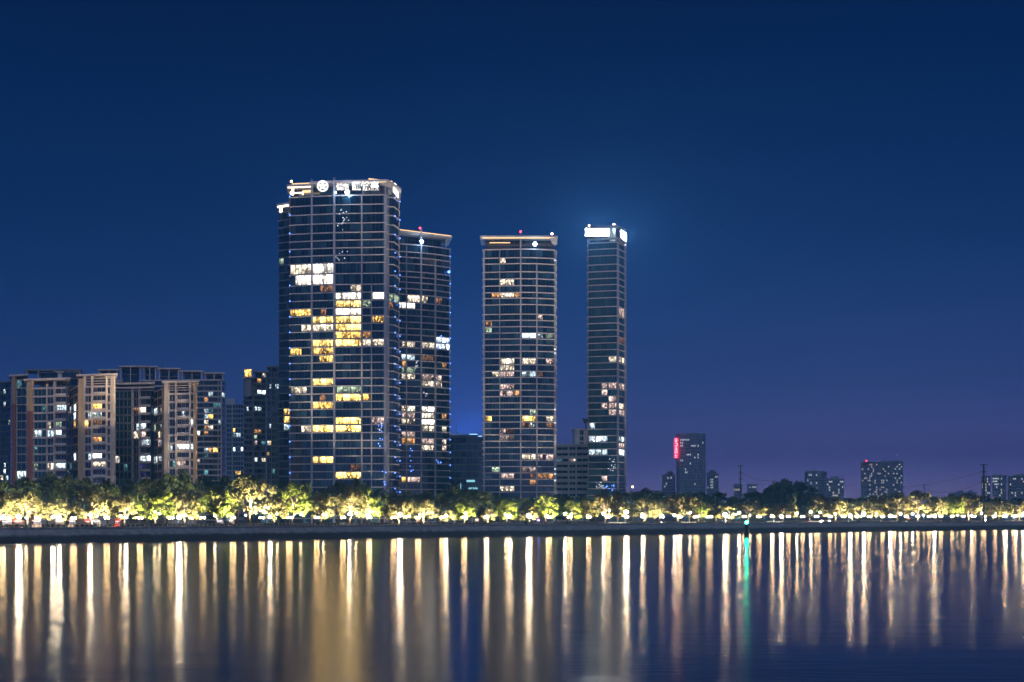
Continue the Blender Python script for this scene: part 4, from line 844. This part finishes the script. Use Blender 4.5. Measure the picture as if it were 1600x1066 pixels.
# every lit tree is washed by uplights of the floodlight sets nearest to it
near = [min(range(len(TREES)), key=lambda k: abs(TREES[k][0] - f_[0])) for f_ in FLOODS]
for i, ((px, py, q, pw), o) in enumerate(zip(FLOODS, OWN)):
    tp, th_, tr = TREES[near[i]]; same = near.count(near[i]); base = tr.location; rad_ = 5 * tr.scale.x; ht = 12 * tr.scale.z
    tg = (bank(tp + 5, 0) - bank(tp - 5, 0)).normalized(); out_ = Vector((tg.y, -tg.x, 0)); k_ = near[:i].count(near[i])
    side = 0 if same == 1 else (k_ / (same - 1) - .5) * 1.2 * rad_
    room_ = (base.y - bank(tp, 0).y - 10.5) * abs(out_.y) - .8
    L0 = base + out_ * min(rad_ * .8 + 3.6, room_) + tg * side; L0.z = GZ + .45
    aim = base + tg * side * .5; aim.z = GZ + ht * .66; d_ = aim - L0
    L_ = bpy.data.lights.new('uplight', 'SPOT'); L_.energy = UP * (d_.length / 10) ** 2 / same * rnd.uniform(.75, 1.3); L_.color = (1, .83, .54)
    L_.spot_size = R(84); L_.spot_blend = .7; L_.shadow_soft_size = .25
    lo = bpy.data.objects.new('uplight', L_); COL.objects.link(lo); lo.parent = o; lo.location = L0 - o.location
    lo.rotation_euler = d_.to_track_quat('-Z', 'Y').to_euler()
    for ch in o.children:
        if ch.name.startswith('ground_fixture'): ch.location = L0 - o.location + Vector((0, 4.4, 2.3 - .45))

# ---- quay furniture: hedges, railing, ground lights, stalls
m_hedge = leaf_mat('hedge leaves', (.02, .032, .012), (.045, .06, .022), .2)
HEDGES = [(-6, 40), (70, 104), (118, 150), (196, 226), (240, 262), (320, 366), (409, 455), (496, 530), (580, 606), (640, 662), (690, 704), (726, 762), (800, 832), (866, 900), (905, 935), (985, 1010), (1042, 1064), (1092, 1130), (1180, 1206), (1222, 1246), (1272, 1300), (1330, 1362), (1400, 1432), (1474, 1500), (1540, 1570)]
lh = place_labels('low dark quay hedge', [(a + c) / 2 for a, c in HEDGES])
for i, (a, c) in enumerate(HEDGES):
    mb = MB(); p0, p1 = bank(a, 9.4), bank(c, 9.4); o0 = (p0 + p1) / 2; o0.z = GZ; L_ = (p1 - p0).length; rr = random.Random(i)
    for _ in range(int(L_ * 70)):
        t_ = rr.random(); cc = p0.lerp(p1, t_) + Vector((rr.uniform(-.5, .5), rr.uniform(-.5, .5), 0)); cc.z = GZ + .1 + rr.random() ** .6 * (.85 + .25 * math.sin(t_ * 19 + i))
        nrm = Vector((rr.uniform(-1, 1), rr.uniform(-1, 1), rr.uniform(-.2, 1))).normalized(); u = nrm.orthogonal().normalized(); v = nrm.cross(u); h_ = rr.uniform(.12, .25)
        mb.face([cc - u * h_, cc - v * h_, cc + u * h_, cc + v * h_])
    o = mb.build('hedge', m_hedge, None, origin=o0); tag(o, lh[i], 'hedge', 'clipped hedges along the quay')
m_rail = wall_mat('pale stone rail', (.42, .39, .36), .7, .2, 1)
RAILS = [(-20 + 65 * i, 38 + 65 * i) for i in range(25)]
lrl = place_labels('pale quay balustrade stretch', [(a + c) / 2 for a, c in RAILS])
for i, (a, c) in enumerate(RAILS):
    p0, p1 = bank(a, 7.9), bank(c, 7.9); o0 = (p0 + p1) / 2; o0.z = GZ
    r_ = empty('balustrade', o0, lrl[i], 'railing', 'balustrade along the quay'); n_ = max(3, int((p1 - p0).length / 1.6))
    mb = MB(); mb.tube(p0 + Vector((0, 0, .92)), p1 + Vector((0, 0, .92)), .07); mb.tube(p0 + Vector((0, 0, .3)), p1 + Vector((0, 0, .3)), .04); mb.build('rail', m_rail, r_)
    for k in range(n_ + 1):
        q_ = p0.lerp(p1, k / n_); mb = MB(); mb.box((q_.x, q_.y, GZ + .5), (.2, .2, 1.0)); mb.build('post', m_rail, r_)
GL = [953 + 4 * i for i in range(7)] + [1066 + 4 * i for i in range(6)] + [1200 + 4.4 * i for i in range(6)] + [1264 + 4 * i for i in range(5)]
m_gl = glow_mat('ground light lens', (1, .86, .7), 5)
lg = place_labels('tiny white ground light', GL)
for i, px in enumerate(GL):
    p = bank(px, 7.0, 4.75); r_ = empty('ground_light', p, lg[i], 'light', 'small white lights along the quay edge')
    mb = MB(); mb.tube(p, p + Vector((0, 0, .3)), .09, .08, 6); mb.build('body', M['metal'], r_); mb = MB(); mb.ball(p + Vector((0, 0, .38)), .15); mb.build('lens', m_gl, r_)
STALLS = [(9, 'c', 'cool white lit stall at the frame edge', 3), (28, 'r', 'red-canopied lit stall beneath the dazzling floodlight', 3.4), (57, 'l', 'lilac white lit stall with pale canopy', 2.6), (92, 'w', 'white tent stall below the paired bright floodlights', 2.8), (112, 'l', 'narrow lilac lit stall beside the twin-globe lamp', 2), (137, 'R', 'small red kiosk with white stripes', 1.8), (150, 'c', 'cool white lit stall next to the red striped kiosk', 2.4), (183, 'R', 'small red and white kiosk near the tree trunk', 1.6), (343, 'l', 'lilac white lit stall behind the quay hedge', 2.4), (361, 'w', 'cream lit stall before the faint far block', 1.8),
          (653, 'o', 'small orange lit kiosk below the half-hidden tower', 1.5), (745, 'w', 'small cream lit kiosk in front of the dark flat-fronted block', 1.5), (1420, 'R', 'small red kiosk below the wide bright tree crowns', 1.6)]
SM = {'c': (.75, .9, 1), 'l': (.85, .82, 1), 'w': (1, .9, .75), 'o': (1, .5, .25), 'r': (1, .6, .5), 'R': (1, .75, .75)}
m_red = wall_mat('red canvas', (.55, .03, .03), .7, .1, 1); m_can = wall_mat('pale canvas', (.7, .68, .7), .7, .1, 1)
for px, k, lb, w in STALLS:
    p = bank(px, 15.5); p.z = GZ; r_ = empty('market_stall', p, lb, 'stall'); mb = MB()
    for sx_ in (-1, 1):
        for sy in (-1, 1): mb.tube(p + Vector((sx_ * w / 2, sy * 1, 0)), p + Vector((sx_ * w / 2, sy * 1, 2.1)), .05)
    mb.build('frame', M['metal'], r_)
    mb = MB(); a = w / 2 + .2; mb.solid([p + Vector(v) for v in ((-a, -1.2, 2.1), (a, -1.2, 2.1), (a, 1.2, 2.1), (-a, 1.2, 2.1), (-a * .3, 0, 2.75), (a * .3, 0, 2.75))], [(3, 2, 1, 0), (0, 1, 5, 4), (2, 3, 4, 5), (1, 2, 5), (3, 0, 4)])
    mb.build('canopy', m_red if k in 'rR' else m_can, r_)
    mb = MB(); mb.box(p + Vector((0, .9, 1.1)), (w, .08, 1.9)); mb.build('back_panel', m_can, r_)
    mb = MB(); mb.box(p + Vector((0, -.8, .45)), (w * .9, .5, .9))
    mb.build('counter', m_red if k in 'rR' else m_can, r_)
    mb = MB(); mb.box(p + Vector((0, .3, 1.9)), (w * .8, .18, .14)); mb.build('tube_lamp', glow_mat('stall lamp', SM[k], 4, True), r_)
    for j in range(3):
        mb = MB(); mb.box(p + Vector(((j - 1) * w * .28, .78, 1.2)), (w * .2, .06, 1.1)); mb.build('display_panel', m_red if (k in 'R' and j != 1) else m_can, r_)
# small violet lamp
p = W(841.5, 813, bank(841.5, 11).y); r_ = empty('light_post', (p.x, p.y, GZ), 'short post with a violet light on the quay', 'light')
mb = MB(); mb.tube((p.x, p.y, GZ), p, .05); mb.build('post', M['metal'], r_); mb = MB(); mb.ball(p, .26); mb.build('lens', glow_mat('violet lamp', (.22, .12, 1), 60, True), r_)
# green navigation beacon standing in the shallows
p = W(1166.5, 838.5, 563); p.z = 0; r_ = empty('navigation_beacon', p, 'dark navigation beacon with a green light standing in the water', 'beacon')
mb = MB(); mb.tube(p + Vector((0, 0, -1.5)), p + Vector((0, 0, 1.0)), 1.35, 1.25, 14); mb.tube(p + Vector((0, 0, 1.0)), p + Vector((0, 0, 4.4)), 1.0, .75, 14); mb.build('body', wall_mat('dark green paint', (.015, .06, .05), .4, .3, 1), r_)
mb = MB(); mb.tube(p + Vector((0, 0, 4.4)), p + Vector((0, 0, 4.6)), .95, .95, 14); mb.tube(p + Vector((0, 0, 4.6)), p + Vector((0, 0, 5.1)), .14)
for k in range(8):
    a = k * math.pi / 4; mb.tube(p + Vector((.85 * math.cos(a), .85 * math.sin(a), 4.6)), p + Vector((.85 * math.cos(a), .85 * math.sin(a), 5.4)), .03)
mb.build('platform', M['metal'], r_)
mb = MB(); mb.ball(p + Vector((0, 0, 5.6)), .5, 10, 6); mb.build('lantern', glow_mat('green lantern', (.01, 1, .55), 250, True), r_, smooth=True)
# far street light on a tall mast
p = W(988.5, 761, 900); r_ = empty('street_light', (p.x, p.y, GZ), 'lone orange street light on a tall mast beyond the slim tower', 'street light')
mb = MB(); mb.tube((p.x, p.y, GZ), p, .16, .1); mb.build('post', M['metal'], r_); mb = MB(); mb.ball(p, .62); mb.build('lamp', glow_mat('sodium lamp', (1, .45, .15), 22), r_)
# utility poles and wires
def pole(px, top, Y, lb, arms, r0=.35):
    p = W(px, top, Y); r_ = empty('utility_pole', (p.x, p.y, GZ), lb, 'utility pole'); mb = MB(); mb.tube((p.x, p.y, GZ), p, r0 * 1.3, r0, 8); mb.build('mast', M['metal'], r_)
    for py, half in arms:
        q_ = W(px, py, Y); mb = MB(); mb.box(q_, (half * 2 / S(Y), .3, .3)); o = mb.build('crossarm', M['metal'], r_)
        for sx_ in (-.9, 0, .9):
            mb = MB(); c_ = q_ + Vector((sx_ * half / S(Y), 0, -.5)); mb.tube(c_ + Vector((0, 0, .35)), c_ - Vector((0, 0, .3)), .12); oo = mb.build('insulator', M['metal'], None, origin=r_.location); oo.location = (0, 0, 0); oo.parent = o
pole(1157, 727, 740, 'thin dark utility pole right of the red-signed tower', [(728, 4.5), (738, 3), (748, 2.5)], .3)
pole(1537, 725.5, 690, 'thick dark utility pole before the far eastern blocks', [(726, 5), (737, 4), (752, 4)], .42)
pole(1444, 757, 1100, 'small faint utility pole low among the wires', [(758, 3)], .3)
def wire(a, b_, sag, lb):
    mb = MB(); n_ = 14; P = [a.lerp(b_, k / n_) - Vector((0, 0, sag * 4 * (k / n_) * (1 - k / n_))) for k in range(n_ + 1)]
    o0 = (a + b_) / 2
    for u, v in zip(P, P[1:]): mb.tube(u, v, .085, n=4)
    tag(mb.build('power_wire', M['metal'], None, origin=o0), lb, 'wire', 'power wires between the poles')
wire(W(1537, 737, 690), W(1325, 757.5, 1100), 5, 'upper power wire drooping westward from the thick pole')
wire(W(1537, 752, 690), W(1445, 764.5, 1100), 4, 'lower power wire from the thick pole to the small faint pole')
wire(W(1157, 738, 740), W(1212, 750, 800), 2, 'power wire dropping from the thin pole into the dark trees')

# ================================================================== night haze
m_h = bpy.data.materials.new('haze'); m_h.use_nodes = True; n, l = m_h.node_tree.nodes, m_h.node_tree.links
n.remove(n['Principled BSDF']); v = n.new('ShaderNodeVolumePrincipled'); v.inputs['Color'].default_value = (.13, .44, 1, 1); v.inputs['Density'].default_value = .00044; v.inputs['Anisotropy'].default_value = .55
l.new(v.outputs[0], n['Material Output'].inputs['Volume'])
mb = MB(); mb.prism([(-2700, -60), (2700, -60), (2700, 4300), (-2700, 4300)], -2.6, 200)
tag(mb.build('haze', m_h), kind='stuff')
